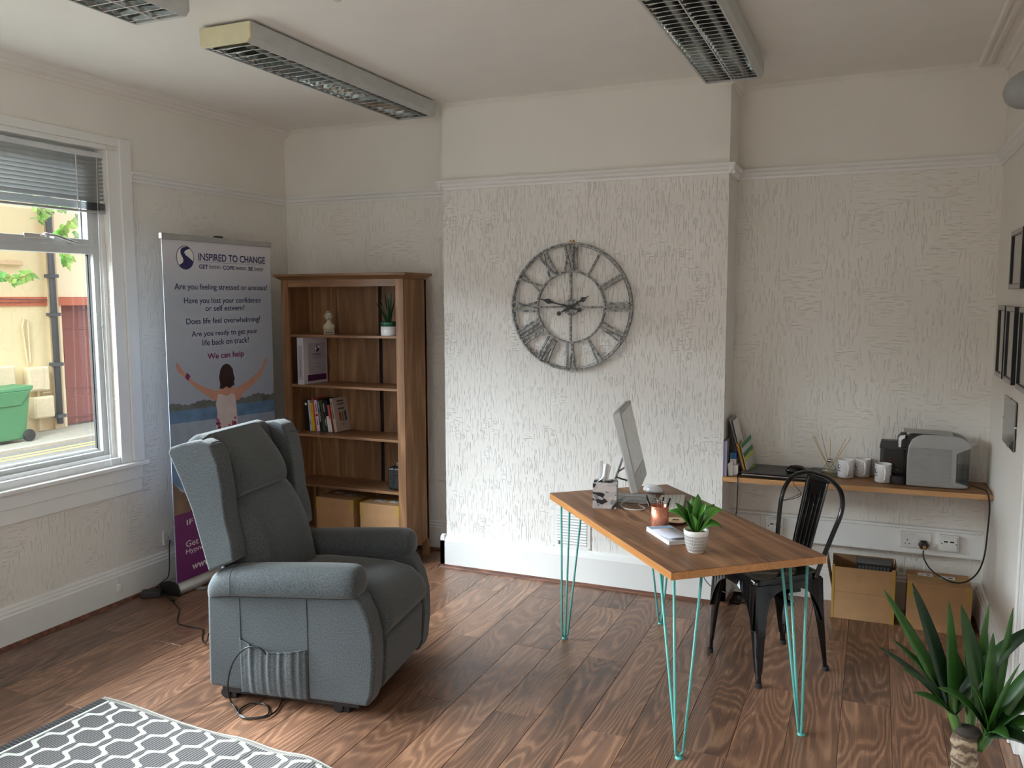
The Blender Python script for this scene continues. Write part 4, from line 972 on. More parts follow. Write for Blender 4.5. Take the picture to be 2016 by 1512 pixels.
# ------------------------------------------------------------------ floor things by left wall
rg = thing('rug', 'grey and white trellis patterned rug in the foreground', 'rug', (.872, -2.12, 0), R(-4.2))
g = G('trellis_weave'); o_ = g.obj(); x_, y_, z_ = g.sep(o_)
wob = g.noise(o_, 26., 2.)
a_ = (x_ - .142 + (wob-.5)*.006) * (2*PI/.180); b_ = (y_ + .156 + (wob-.5)*.006) * (2*PI/.166)
ca, cb, c2a, c2b = a_.cos(), b_.cos(), (a_*2.).cos(), (b_*2.).cos()
f_ = (ca + cb + (c2a*cb - ca*c2b)*(-.42)).abs()
line = f_.ramp(.46, .34)
strand = ((x_*(2*PI/.012) + g.noise(o_, 30.)*2.).sin())*.5+.5
stripe = strand.ramp(.62, .80)
grey = g.mix(stripe*.5, srgb(54, 50, 52), srgb(150, 146, 142)); white = g.mix(strand.ramp(0, 1), srgb(176, 180, 170), srgb(206, 210, 200))
col = g.mix(line, grey, white)
left = x_.lt(.042); col = g.mix(left, col, g.mix(((y_*(2*PI/.016)).sin()*.5+.5).ramp(.7, .9), srgb(34, 32, 34), srgb(80, 78, 78)))
w_l = x_.gt(.042)*x_.lt(.054); col = g.mix(w_l, col, srgb(206, 210, 200))
edge = y_.gt(-.014); col = g.mix(edge, col, srgb(150, 146, 138))
g.bump(strand + g.noise(o_, 300., 2.)*.4, .0010, .6)
M_RUG = g.set(col, .85)
def rugs(u, v):
    x, y = u*1.85, -v*1.2
    wv = .010*math.exp(-((x-.78)/.10)**2)*math.exp(-((v)/.25)) + .022*math.exp(-((x-1.10)/.11)**2)*math.exp(-(v/.35))
    return (x, y + .006*math.sin(x*9)*(1-v) , .005 + wv + .001*math.sin(x*14+y*6))
obj('weave', MB().grid(rugs, 90, 50), M_RUG, rg, smooth=True, solid=.005)
obj('edge_binding', MB().tube([(lambda p: (p[0], p[1]+.002, p[2]))(rugs(i/90, 0)) for i in range(91)], .0045, 6), plain('rug_binding', srgb(158, 154, 146), .8), rg, smooth=True)

t = thing('power_adapter', 'black power adapter and lead on floor at foot of banner', 'adapter', (.105, -1.13, 0))
obj('brick', MB().box(-.055, .055, -.028, .035, .0, .036), M_BLACK, t, bevel=.006, rot=(0, 0, R(35)))
obj('lead', MB().tube([(-.045, -.01, .02), (-.075, .0, .006), (-.085, .05, .006), (-.055, .075, .01), (-.05, .10, .03), (-.03, .12, .05), (-.02, .15, .08), (-.06, .2, .2), (-.09, .235, .25)], .0035, 8, smooth=4), M_CABLE, t, smooth=True)
obj('lead', MB().tube([(.04, .015, .018), (.097, .02, .005), (.16, -.01, .005), (.225, -.054, .005), (.30, -.10, .005), (.377, -.189, .005), (.44, -.25, .005), (.512, -.258, .005), (.57, -.256, .005), (.62, -.27, .005), (.70, -.36, .005), (.78, -.42, .02), (.83, -.45, .09)], .0032, 8, smooth=4), M_CABLE, t, smooth=True)
obj('connector', MB().tube([(.14, -.002, .008), (.18, -.02, .008)], .008, 8), M_CABLE, t)

# ------------------------------------------------------------------ sockets and vent
M_SOCK = plain('socket_white', (.72, .72, .70), .3); M_HOLE = plain('socket_hole', (.01, .01, .01), .7)
def holes(b, cx, cz, s=1.):
    b.box(cx-.002, cx+.002, -.0105, -.009, cz+.008, cz+.016).box(cx-.013, cx-.007, -.0105, -.009, cz-.010, cz-.006).box(cx+.007, cx+.013, -.0105, -.009, cz-.010, cz-.006)
    return b
def dsocket(label, loc, rz, single=False):
    t = thing('power_socket', label, 'socket', loc, rz); w_ = .073 if not single else .043
    obj('faceplate', MB().box(-w_, w_, -.010, 0, -.043, .043), M_SOCK, t, bevel=.003)
    for s in ((-1, 1) if not single else (0,)):
        obj('pin_holes', holes(MB(), s*.038, -.014), M_HOLE, t)
        obj('switch', MB().box(s*.022-.009, s*.022+.009, -.014, -.009, .012, .028), M_SOCK, t, bevel=.001)
    return t
struct('trim_5', MB().box(BR, W-.002, D-.045, D, .316, .444).box(BR, W-.002, D-.030, D, .444, .456).box(BR, W-.002, D-.049, D-.045, .316, .325).box(W-.012, W, D-.055, D, .31, .452), M_GLOSS, bevel=.003)
TY_ = D-.0455
dsocket('white double power socket with black plug on the white trunking', (3.988, TY_, .391), 0)
dsocket('white double power socket on the trunking behind the desk end', (3.135, TY_, .40), 0)
dsocket('white power socket on the left wall beside the banner', (.0005, -.862, .270), R(90), False)
def dataout(label, loc):
    t = thing('data_outlet', label, 'socket', loc)
    obj('back_box', MB().box(-.046, .046, -.020, 0, -.043, .043), M_SOCK, t, bevel=.004)
    obj('faceplate', MB().box(-.038, .038, -.024, -.020, -.036, .036), M_SOCK, t, bevel=.002)
    for s in (-1, 1):
        obj('port', MB().box(s*.014-.009, s*.014+.009, -.025, -.0238, .006, .013), M_HOLE, t)
        obj('blank', MB().box(s*.014-.009, s*.014+.009, -.0252, -.0238, -.022, -.004), M_SOCK, t, bevel=.001)
        obj('screw', MB().box(s*.033-.0025, s*.033+.0025, -.0250, -.0238, -.004, .001), M_HOLE, t)
    return t
dataout('white data outlet beside the black plug on the trunking', (4.142, TY_, .391))
dataout('white data outlet on trunking seen through the chair back', (3.285, TY_, .396))
t = thing('power_plug', 'black three pin plug with cable hanging in a loop from socket', 'plug', (4.026, TY_-.0105, .372))
obj('plug_body', MB().lathe([(0, 0), (.022, 0), (.026, .006), (.026, .020), (.018, .032), (0, .034)], 6), M_BLACK, t, rot=(R(90), 0, 0), bevel=.002)
obj('plug_label', MB().lathe([(0, 0), (.009, 0), (.009, .0006), (0, .0006)], 16), M_BRASS, t, loc=(.003, -.0345, -.006), rot=(R(90), 0, 0))
def rel(p, o): return (p[0]-o[0], p[1]-o[1], p[2]-o[2])
ol = (4.026, TY_-.0105, .372)
cb_ = [(4.026, TY_-.03, .345), (4.028, .20, .31), (4.050, .185, .272), (4.075, .165, .250), (4.10, .115, .2475), (4.15, .040, .2475), (4.205, .060, .2480), (4.240, .035, .285), (4.264, .01, .34), (4.280, .0, .42), (4.284, -.02, .54), (4.286, -.03, .64), (4.280, -.030, .70), (4.268, -.016, .729), (4.245, .02, .731), (4.215, .06, .733)]
obj('cable', MB().tube([rel(p, ol) for p in cb_], .0038, 8, smooth=5), M_CABLE, t, smooth=True)
# wall vent
t = thing('air_vent', 'white louvred vent grille low on the chimney breast', 'vent', (2.182, 0, .318))
obj('frame', MB().box(-.116, .116, -.006, 0, -.117, .117), M_GLOSS, t, bevel=.002)
for i in range(11):
    z = .085-.0165*i
    obj('louvre', MB().prism([(-.006, z), (-.012, z-.006), (-.012, z-.009), (-.006, z-.0085)], -.088, .092, 'yz'), M_GLOSS, t)
    obj('slot', MB().box(-.088, .092, -.0066, -.006, z-.0125, z-.0085), plain('vent_slot', (.30, .29, .28), .8), t)
for x, z in ((-.108, .109), (-.108, -.109), (.108, -.109)): obj('screw', MB().ell((x, -.006, z), (.003, .002, .003), 8), M_GREYTX, t)
obj('slider', MB().box(-.076, -.068, -.014, -.006, -.095, -.075), plain('grey_tab', (.15, .15, .15), .5), t)

# ------------------------------------------------------------------ clock
ck = thing('wall_clock', 'large skeleton clock with roman numerals on the chimney breast', 'clock', (2.180, 0, 1.597))
g = G('distressed_silver_paint'); o_ = g.obj()
n_ = g.noise(g.vec('MULTIPLY', o_, (60, 60, 60)), 1., 4., .7)
M_CLK = g.set(g.mix(n_.ramp(.42, .60), srgb(78, 80, 82), srgb(176, 176, 172)), .5, .25)
def ring(r, w_, y0, y1, n=72):
    b = MB(); V = []
    for k in range(n):
        a = 2*PI*k/n; c, s_ = math.cos(a), math.sin(a)
        V.append([b.bm.verts.new((rr*c, yy, rr*s_)) for rr, yy in ((r-w_/2, y0), (r+w_/2, y0), (r+w_/2, y1), (r-w_/2, y1))])
    for k in range(n):
        for j in range(4): b.bm.faces.new((V[k][j], V[k][(j+1) % 4], V[(k+1) % n][(j+1) % 4], V[(k+1) % n][j]))
    return b
RO, RI = .353, .1985
obj('outer_ring', ring(RO, .009, -.034, -.014), M_CLK, ck); obj('outer_ring', ring(RO-.012, .0035, -.030, -.020), M_CLK, ck)
obj('inner_ring', ring(RI, .0095, -.032, -.016), M_CLK, ck)
def bar(b, p, q, w_, y0=-.031, y1=-.019):
    p, q = Vector((p[0], 0, p[1])), Vector((q[0], 0, q[1])); d_ = (q-p).normalized(); n_ = Vector((-d_.z, 0, d_.x))*w_/2
    V = [b.bm.verts.new((v.x, y, v.z)) for y in (y0, y1) for v in (p-n_, q-n_, q+n_, p+n_)]
    for f in ((0, 1, 2, 3), (7, 6, 5, 4), (0, 4, 5, 1), (1, 5, 6, 2), (2, 6, 7, 3), (3, 7, 4, 0)): b.bm.faces.new([V[i] for i in f])
obj('cross_bar', (lambda b: (bar(b, (-.045, 0), (-RI+.004, 0), .0105), bar(b, (.045, 0), (RI-.004, 0), .0105), b)[-1])(MB()), M_CLK, ck)
obj('cross_bar', (lambda b: (bar(b, (0, -.045), (0, -RI+.004), .0105), bar(b, (0, .045), (0, RI-.004), .0105), b)[-1])(MB()), M_CLK, ck)
obj('hub_disc', MB().tube([(0, -.030, 0), (0, -.018, 0)], .045, 40), M_CLK, ck)
obj('hub_box', MB().box(-.03, .03, -.018, -.0005, -.03, .03), M_BLACK, ck)
NUM = ['XII', 'I', 'II', 'III', 'IIII', 'V', 'VI', 'VII', 'VIII', 'IX', 'X', 'XI']
NUM[4] = 'IV'
for i, s_ in enumerate(NUM):
    wd_ = {'I': .020, 'V': .040, 'X': .044}; tot = sum(wd_[c] for c in s_); u = -tot/2; ro, ri = RO-.006, RI+.004; b = MB(); a = PI/2 - i*PI/6
    def T_(u_, v_):
        rd_ = ri + (ro-ri)*v_; return (rd_*math.cos(a) + u_*math.sin(a), rd_*math.sin(a) - u_*math.cos(a))
    for c in s_:
        w0 = wd_[c]; cx = u+w0/2; u += w0
        if c == 'I': bar(b, T_(cx, 0), T_(cx, 1), .0105)
        elif c == 'V': bar(b, T_(cx-.014, 1), T_(cx, .03), .0095); bar(b, T_(cx+.014, 1), T_(cx, .03), .0085, -.029, -.021)
        else: bar(b, T_(cx-.018, 1), T_(cx+.018, .0), .0105); bar(b, T_(cx+.018, 1), T_(cx-.018, .0), .0085, -.029, -.021)
    nm = obj('numeral', b, M_CLK, ck); nm['kind_note'] = s_; del nm['kind_note']
def hand(name, tip, tail, rb):
    t_, q = Vector((tip[0], 0, tip[1])), Vector((tail[0], 0, tail[1])); d_ = t_.normalized(); n_ = Vector((-d_.z, 0, d_.x)); L_ = t_.length; b = MB()
    pf = [(0, .007), (.30, .004), (.52, .004), (.54, .008), (.57, .005), (.60, .013), (.68, .014), (.80, .004), (1, .0004)]
    P_ = [d_*L_*f+n_*w_ for f, w_ in pf] + [d_*L_*f-n_*w_ for f, w_ in pf[::-1]]
    b.prism([(p.x, p.z) for p in P_], -.044, -.042)
    d2 = q.normalized(); n2 = Vector((-d2.z, 0, d2.x)); L2 = q.length
    P2 = [n2*.007, d2*L2*.8+n2*.0035, d2*L2*.8-n2*.0035, -n2*.007]
    b.prism([(p.x, p.z) for p in P2], -.044, -.042)
    b.tube([(q.x, -.0445, q.z), (q.x, -.0415, q.z)], rb, 20)
    return obj(name, b, M_BLACK, ck)
hand('minute_hand', (-.194, .050), (.056, -.016), .0125); hand('hour_hand', (.116, .064), (-.064, -.036), .0125)
obj('centre_boss', MB().tube([(0, -.047, 0), (0, -.030, 0)], .010, 16), M_BLACK, ck)
obj('hanging_hook', MB().tube([(-.010, -.012, .366), (-.010, .0, .370)], .004, 8).tube([(.008, -.012, .366), (.008, 0, .370)], .004, 8).box(-.014, .012, -.010, -.004, .350, .366), M_BRASS, ck)

# ------------------------------------------------------------------ picture frames on the right wall (local X runs along -y)
M_FRB = plain('black_frame', (.008, .008, .008), .3); M_FRS = plain('silver_frame_front', (.34, .34, .35), .25, .9); M_CERT = plain('certificate_paper', (.60, .58, .52), .5)
def pframe(label, y1, y0, z0, z1):
    t = thing('picture_frame', label, 'picture', (W, (y0+y1)/2, (z0+z1)/2), R(-90)); w_, h_ = (y1-y0)/2, (z1-z0)/2; f = .022
    # local: x -> along -y world ; y -> into the wall ; front at -y local
    obj('frame', MB().box(-w_, w_, -.024, 0, h_-f, h_).box(-w_, w_, -.024, 0, -h_, -h_+f).box(-w_, -w_+f, -.024, 0, -h_+f, h_-f).box(w_-f, w_, -.024, 0, -h_+f, h_-f), M_FRB, t, bevel=.001)
    obj('frame_face', MB().box(-w_, w_, -.0246, -.024, h_-f+.004, h_-.001).box(-w_, w_, -.0246, -.024, -h_+.001, -h_+f-.004).box(-w_+.001, -w_+f-.004, -.0246, -.024, -h_+f, h_-f).box(w_-f+.004, w_-.001, -.0246, -.024, -h_+f, h_-f), M_FRS, t)
    ct = obj('certificate', MB().box(-w_+f, w_-f, -.010, -.008, -h_+f, h_-f), M_CERT, t)
    obj('printed_text', MB().box(-w_*.4, w_*.4, -.0105, -.010, h_*.4, h_*.44).box(-w_*.5, w_*.5, -.0105, -.010, h_*.1, h_*.13).box(-w_*.3, w_*.3, -.0105, -.010, -h_*.3, -h_*.28), M_GREYTX, ct)
    obj('glass', MB().box(-w_+f, w_-f, -.018, -.016, -h_+f, h_-f), M_CLEAR, t)
pframe('black framed certificate nearest the alcove in the lower frame row', -.008, -.240, 1.283, 1.607)
pframe('black framed certificate next along to the right in the lower frame row', -.285, -.530, 1.283, 1.606)
pframe('black framed certificate cut by the right picture edge, lower row', -.655, -.90, 1.283, 1.606)
pframe('black framed certificate in the upper row on the right wall', -.310, -.63, 1.680, 1.925)
t = thing('clip_frame', 'frameless clip frame below the black frames on the right wall', 'picture', (W, -.425, 1.115), R(-90))
obj('backing', MB().box(-.165, .165, -.006, -.002, -.1, .1), plain('hardboard', srgb(60, 40, 28), .8), t)
pp = obj('certificate', MB().box(-.165, .165, -.0075, -.006, -.1, .1), plain('blue_grey_certificate', (.36, .38, .42), .5), t)
obj('printed_text', MB().box(-.06, .06, -.0080, -.0075, .05, .056).box(-.10, .10, -.0080, -.0075, .02, .024).box(-.08, .08, -.0080, -.0075, -.01, -.006), M_GREYTX, pp)
obj('glass', MB().box(-.168, .168, -.0098, -.0078, -.103, .103), M_CLEAR, t, bevel=.0005)
for x, z in ((0, .103), (0, -.103), (-.168, 0), (.168, 0)): obj('clip', MB().box(x-.006, x+.006, -.0112, 0, z-.004, z+.004), M_CHROME, t)
# grey spotlight near the camera at the right edge
t = thing('wall_spotlight', 'grey round-ended spotlight head at the top right picture edge', 'light', (W, -2.72, 2.06))
M_SPOT = plain('grey_lamp_enamel', (.20, .21, .21), .55)
obj('lamp_head', MB().loft([[(-.345+x, r_*math.cos(2*PI*k/28), -.04 + .10*x + r_*math.sin(2*PI*k/28)) for k in range(28)] for x, r_ in ((0, .004), (.004, .016), (.012, .025), (.024, .032), (.04, .0355), (.10, .037), (.17, .038), (.19, .036))]), M_SPOT, t, smooth=True)
obj('arm', MB().tube([(-.17, 0, -.02), (-.08, 0, .03), (-.004, 0, .03)], .010, 10, smooth=4), M_SPOT, t, smooth=True)
obj('wall_plate', MB().tube([(-.014, 0, .03), (0, 0, .03)], .04, 24), M_SPOT, t)

# ------------------------------------------------------------------ on the desk
# all-in-one computer; local -Y is the screen side
mx_ = thing('desktop_computer', 'silver all-in-one computer on the desk, seen almost edge on', 'computer', (2.79, -.75, DZ), 1.732)
Wm, Hm, TH = .44, .372, .034; tl = .23; zb = .075
scr = Matrix.Translation((0, 0, zb)) @ Euler((-tl, 0, 0)).to_matrix().to_4x4()
def mm(x, y, z): return scr @ Vector((x, y, z))
def mbox(x0, x1, y0, y1, z0, z1): return MB().box(x0, x1, y0, y1, z0, z1, scr)
pr = [(-Wm/2, 0), (Wm/2, 0), (Wm/2, Hm), (-Wm/2, Hm)]
b = MB(); b.loft([[mm(x, 0, z) for x, z in rrect(pr, .012, 4)], [mm(x, .026, z) for x, z in rrect(pr, .012, 4)], [mm(x*.96, .034, z*.96+.008) for x, z in rrect(pr, .012, 4)]])
obj('screen_body', b, M_ALUP, mx_, bevel=.0015)
g = G('screen_reflection'); o_ = g.obj(); sx_, sy_, sz_ = g.sep(o_)
n_ = g.noise(g.vec('MULTIPLY', o_, (10, 10, 3)), 6., 3., .6)
M_SCR = g.set(g.mix(n_.ramp(.35, .65), (.36, .36, .35), (.50, .49, .48)), .16, Specular_IOR_Level=.6)  # pale mottled grey paints a reflection into the display colour
obj('display', mbox(-Wm/2+.016, Wm/2-.016, -.0012, .0, .085, Hm-.016), M_SCR, mx_)
obj('bezel', mbox(-Wm/2+.003, Wm/2-.003, -.0006, .0, .082, Hm-.003), M_ALUP, mx_)
obj('chin_line', mbox(-Wm/2+.001, Wm/2-.001, -.0008, .0, .0795, .081), M_GREYTX, mx_)
lg = MB()
lg.prism([(-.013, .038), (-.010, .030), (-.005, .026), (0, .028), (.005, .026), (.010, .030), (.0125, .036), (.009, .041), (.0125, .048), (.006, .052), (0, .0495), (-.006, .052), (-.012, .047)], -.0012, -.0004)
for v in lg.bm.verts: v.co = scr @ v.co
obj('fruit_emblem', lg, M_WHITE, mx_)
lg = MB(); lg.prism([(0, .053), (.001, .059), (.007, .062), (.006, .056)], -.0012, -.0004)
for v in lg.bm.verts: v.co = scr @ v.co
obj('fruit_emblem', lg, M_WHITE, mx_)
obj('top_vents', mbox(-.16, .16, .006, .012, Hm-.0005, Hm+.0003), M_GREYTX, mx_)
# stand: bent aluminium sheet
st_ = MB(); W2 = .085
P_ = [(-.055, .003), (.03, .003), (.10, .003), (.135, .006), (.150, .016), (.150, .030), (.135, .065), (.098, .18), (.090, .205)]
st_.grid(lambda u, v: (-W2+2*W2*v, *[(lambda t: (P_[int(t)][0]*(1-t+int(t))+P_[min(8, int(t)+1)][0]*(t-int(t)), P_[int(t)][1]*(1-t+int(t))+P_[min(8, int(t)+1)][1]*(t-int(t))))(min(7.9999, u*8))][0]), 32, 4)
obj('stand', st_, M_ALUP, mx_, smooth=True, solid=.004)
obj('cable_ring', MB().tube([(.02*math.cos(a), .132+.004*math.sin(a), .075+.02*math.sin(a)) for a in [2*PI*k/16 for k in range(16)]], .003, 6, closed=True), M_WCABLE, mx_, smooth=True)
obj('rear_cable', MB().tube([(.0, .034, .20), (.0, .075, .155), (.0, .115, .125), (.0, .128, .115)], .004, 8, smooth=4), M_WCABLE, mx_, smooth=True)
obj('rear_cable', MB().tube([(.01, .034, .09), (.01, .06, .082), (.01, .10, .09), (.01, .125, .098)], .004, 8, smooth=4), plain('grey_cable', (.25, .25, .25), .4), mx_, smooth=True)
# white cable loops
t = thing('white_cable', 'white cable looping across the desk in front of the computer stand', 'cable', (2.79, -.9, DZ))
lp = [(2.70, -.80, .718), (2.735, -.83, .745), (2.78, -.84, .75), (2.83, -.80, .744), (2.86, -.77, .73), (2.865, -.80, .719), (2.80, -.86, .719), (2.845, -.925, .718), (2.825, -.965, .718), (2.775, -.965, .718), (2.735, -.92, .718), (2.725, -.86, .719), (2.76, -.82, .735), (2.83, -.79, .719), (2.86, -.77, .719), (2.885, -.77, .719)]
obj('loop', MB().tube([rel(p, (2.79, -.9, DZ)) for p in lp], .0022, 8, smooth=5), M_WCABLE, t, smooth=True)
# keyboard
kb = thing('keyboard', 'white compact keyboard lying on the desk behind the pens', 'keyboard', (2.935, -.795, DZ), R(-80.5))
obj('tray', MB().loft([[(-.14, -.058, .0), (.14, -.058, 0), (.14, .058, 0), (-.14, .058, 0)], [(-.14, -.058, .006), (.14, -.058, .006), (.14, .058, .014), (-.14, .058, .014)]]), M_ALUP, kb, bevel=.002)
M_KEY = plain('white_keys', (.74, .75, .74), .45)
for r_ in range(6):
    n = 14 if r_ != 5 else 9
    for c in range(n):
        if r_ < 5: x0 = -.136+.272*c/n; x1 = x0+.272/n
        else:
            ws = [1, 1, 1, 1.3, 5, 1.3, 1, 1, 1.6]; tot = sum(ws); x0 = -.136+.272*sum(ws[:c])/tot; x1 = x0+.272*ws[c]/tot
        y1 = .055-.0185*r_; zt = .0135 - (.055-y1)/.116*.008
        obj('key', MB().box(x0+.0012, x1-.0012, y1-.0172, y1-.0012, zt-.002, zt+.0022), M_KEY, kb)
t = thing('computer_mouse', 'white wired mouse on the desk behind the computer', 'mouse', (2.80, -.585, DZ), R(70))
obj('shell', MB().loft([[(x*1.0, y, z) for x, y in [(.031*math.cos(a), .056*math.sin(a)) for a in [2*PI*k/24 for k in range(24)]]] for z in (.002, .010)] and [[(s_*.031*math.cos(2*PI*k/24), s_*.056*math.sin(2*PI*k/24)-.004*(1-s_), z) for k in range(24)] for s_, z in ((.92, .001), (1, .008), (.97, .016), (.86, .024), (.66, .030), (.4, .034), (.1, .0355))]), M_PORC, t, smooth=True)
obj('base_band', MB().loft([[(s_*.031*math.cos(2*PI*k/24), s_*.056*math.sin(2*PI*k/24), z) for k in range(24)] for s_, z in ((.95, .0), (1.015, .005), (1.015, .009))]), plain('clear_grey', (.35, .36, .38), .2), t, smooth=True)
obj('cable', MB().tube([(0, -.055, .008), (-.031, -.080, .004), (-.031, -.15, .0025), (-.077, -.241, .0025), (-.132, -.325, .0025)], .002, 6, smooth=4), plain('grey_cable', (.25, .25, .25), .4), t, smooth=True)

# tissue box
tbx = thing('tissue_box', 'cube tissue box with black and grey floral print on the desk', 'tissues', (2.667, -.937, DZ), R(13))
g = G('tissue_box_print'); o_ = g.obj()
v1 = g.noise(o_, 11., 1., .4, 1.2); v2 = g.noise(g.vec('ADD', o_, (3., 1., 2.)), 13., 2., .5, 1.); v3 = g.vor(g.vec('MULTIPLY', o_, (1.6, 1.6, .8)), 34.)
cc = g.mix(v1.gt(.52), (.50, .46, .47), (.24, .26, .27)); cc = g.mix(v2.gt(.60), cc, (.60, .56, .54)); cc = g.mix(v2.lt(.475), cc, (.012, .012, .016)); cc = g.mix(v3.lt(.10)*v1.lt(.48), cc, (.03, .025, .03))
obj('carton', MB().box(-.053, .053, -.053, .053, 0, .112), g.set(cc, .45), tbx, bevel=.0015)
obj('oval_opening', MB().loft([[(.036*math.cos(2*PI*k/20), .022*math.sin(2*PI*k/20), z) for k in range(20)] for z in (.1121, .1127)]), M_HOLE, tbx)
def tis(u, v):
    w_ = .020 + .012*v
    return (-.012 + w_*(u-.45)*1.6 + .010*v, .004 + .010*math.sin(u*9) - .004*v, .104 + v*(.098 - .018*u) + .004*math.sin(u*12)*v)
M_TIS = plain('tissue_paper', (.82, .82, .84), .9)
obj('tissue', MB().grid(tis, 40, 12), M_TIS, tbx, smooth=True, solid=.0004)
obj('tissue', MB().grid(lambda u, v: (-.012-.034*v+.030*u*v, -.012+.030*u, .106+.052*(1-v)*(.4+.6*u)+.004*math.sin(9*u)*v), 14, 14), M_TIS, tbx, smooth=True, solid=.0004)
# pen cup and pens
pc = thing('pen_cup', 'hammered copper pen cup on the desk', 'cup', (2.974, -1.192, DZ))
g = G('copper_mesh'); o_ = g.obj(); d_ = g.vor(o_, 260.)
g.bump(d_, .0008, .8)
M_COP = g.set(g.mix(d_.ramp(.1, .5), srgb(176, 104, 82), srgb(226, 150, 124)), .28, .75)
b = MB(); n = 36; Rr = .037
b.loft([[(r_*math.cos(2*PI*k/n), r_*math.sin(2*PI*k/n), z) for k in range(n)] for r_, z in ((.0355, 0), (Rr, .002), (Rr, .088), (.0355, .0885), (.0352, .088), (.0352, .004))])
obj('cup', b, M_COP, pc, smooth=True); obj('rim', MB().tube([(Rr*math.cos(2*PI*k/n), Rr*math.sin(2*PI*k/n), .088) for k in range(n)], .0013, 6, closed=True), M_COP, pc, smooth=True)
rq = random.Random(4)
pens = [('black pen leaning far left in the copper cup', (-.026, -.012), (-.050, -.02, .128), (.01, .01, .01), .0048), ('black pen standing upright in the copper cup', (.004, .010), (.012, .016, .118), (.01, .01, .01), .005),
        ('black pen leaning right out of the copper cup', (.012, .0), (.040, .012, .117), (.01, .01, .01), .0048), ('rose gold pen with silver cap at the front of the cup', (-.004, -.01), (-.006, -.012, .112), srgb(190, 96, 80), .0042),
        ('rose gold pen tucked behind the others in the cup', (.0, .002), (.002, .0, .120), srgb(180, 84, 70), .0042), ('copper barrelled pen beside the upright black pen', (.004, -.006), (.018, -.010, .108), srgb(150, 60, 44), .0042)]
for lab, (bx0, by0), tp_, c, r_ in pens:
    t = thing('pen', lab, 'pen', (2.974, -1.192, DZ+.004), 0., 'pens in the copper cup')
    b0 = Vector((bx0*.6+.0, by0*.6, .002)); tp2 = Vector(tp_); dd = (tp2-b0).normalized()
    obj('barrel', MB().tube([b0, tp2-dd*.02], r_, 10), plain('pen_%d' % int(c[0]*1000), c, .25), t, smooth=True)
    obj('cap', MB().tube([tp2-dd*.02, tp2], r_*.8, 10), M_BLACK if c[0] < .1 else M_CHROME, t, smooth=True)
    obj('clip', MB().tube([tp2-dd*.004+Vector((0, -r_*1.3, 0)), tp2-dd*.034+Vector((0, -r_*1.3, 0))], .0012, 6), M_BLACK if c[0] < .1 else M_CHROME, t)
# coaster
t = thing('coaster', 'round log slice coaster with dark bark edge on the desk', 'coaster', (3.020, -1.098, DZ), R(20))
g = G('log_slice_face'); o_ = g.obj(); x_, y_, z_ = g.sep(o_); rr_ = (x_*x_+y_*y_).pw(.5)
rn = ((rr_*700. + g.noise(o_, 30.)*6.).sin())*.5+.5
b = MB(); n = 36; rad = [.050*(1+.03*math.sin(3*a)+.03*math.sin(5*a+1)) for a in [2*PI*k/n for k in range(n)]]
b.loft([[(q*rad[k]*math.cos(2*PI*k/n), q*rad[k]*math.sin(2*PI*k/n)*.95, z) for k in range(n)] for q, z in ((.95, 0), (1, .003), (1, .010))])
obj('bark', b, plain('bark', srgb(60, 34, 28), .9, 0., .3), t)
obj('wood_face', MB().loft([[(q*rad[k]*math.cos(2*PI*k/n), q*rad[k]*math.sin(2*PI*k/n)*.95, z) for k in range(n)] for q, z in ((.94, .010), (.94, .011))]), g.set(g.mix(rn.ramp(.5, 1, 0, .5), srgb(214, 184, 148), srgb(170, 130, 92)), .6), t)
obj('burnt_mark', MB().tube([(-.012, -.004, .0112), (-.004, .004, .0112), (.004, -.001, .0112), (.013, .001, .0112)], .0028, 6, smooth=3), M_INK, t)
# brochures: a stack plus the open one on top
br_o = (3.045, -1.318)
M_BRO = plain('brochure_cover', srgb(206, 208, 224), .4)
for i in range(6):
    z = DZ + .0026*i
    lab = ['leaflet at the bottom of the stack on the desk', 'leaflet second from the bottom of the stack on the desk', 'leaflet third from the bottom of the stack', 'leaflet fourth from the bottom of the stack', 'leaflet just under the top one of the stack', 'top leaflet with starfish picture, cover lifting, beside the plant pot'][i]
    t = thing('leaflet', lab, 'leaflet', (br_o[0]+rq.uniform(-.001, .001), br_o[1]+rq.uniform(-.001, .001), z+.0001), R(38), 'leaflets stacked on the desk')
    obj('pages', MB().box(-.052, .052, -.105, .105, 0, .0023), M_GLASSF, t)
    if i == 5:
        t.rotation_euler = (0, 0, R(38))
        b = MB(); b.grid(lambda u, v: (-.052+.104*u, -.105+.21*v, .0030+.010*(1-v)**3*1.0), 2, 14)
        cv = obj('cover', b, M_BRO, t, solid=.0005, smooth=True)
        for k in range(5): obj('printed_text', MB().box(-.030, .030-.006*(k % 2), -.055+.013*k, -.0525+.013*k, .0052-.0004*k, .0056-.0004*k), M_GREYTX, cv)
        obj('starfish', MB().prism([((.024 if j % 2 == 0 else .009)*math.cos(PI*j/5), .05+(.024 if j % 2 == 0 else .009)*math.sin(PI*j/5)) for j in range(10)], .0034, .0037, 'xy'), plain('starfish_print', srgb(214, 196, 180), .5), cv)
        obj('picture', MB().box(-.048, .048, .066, .100, .0033, .0036), plain('sea_print', srgb(150, 180, 206), .5), cv)
        obj('emblem', MB().lathe([(0, .0125), (.006, .0125), (.006, .0128), (0, .0128)], 16, (.03, -.094, .0)), M_NAVY, cv)
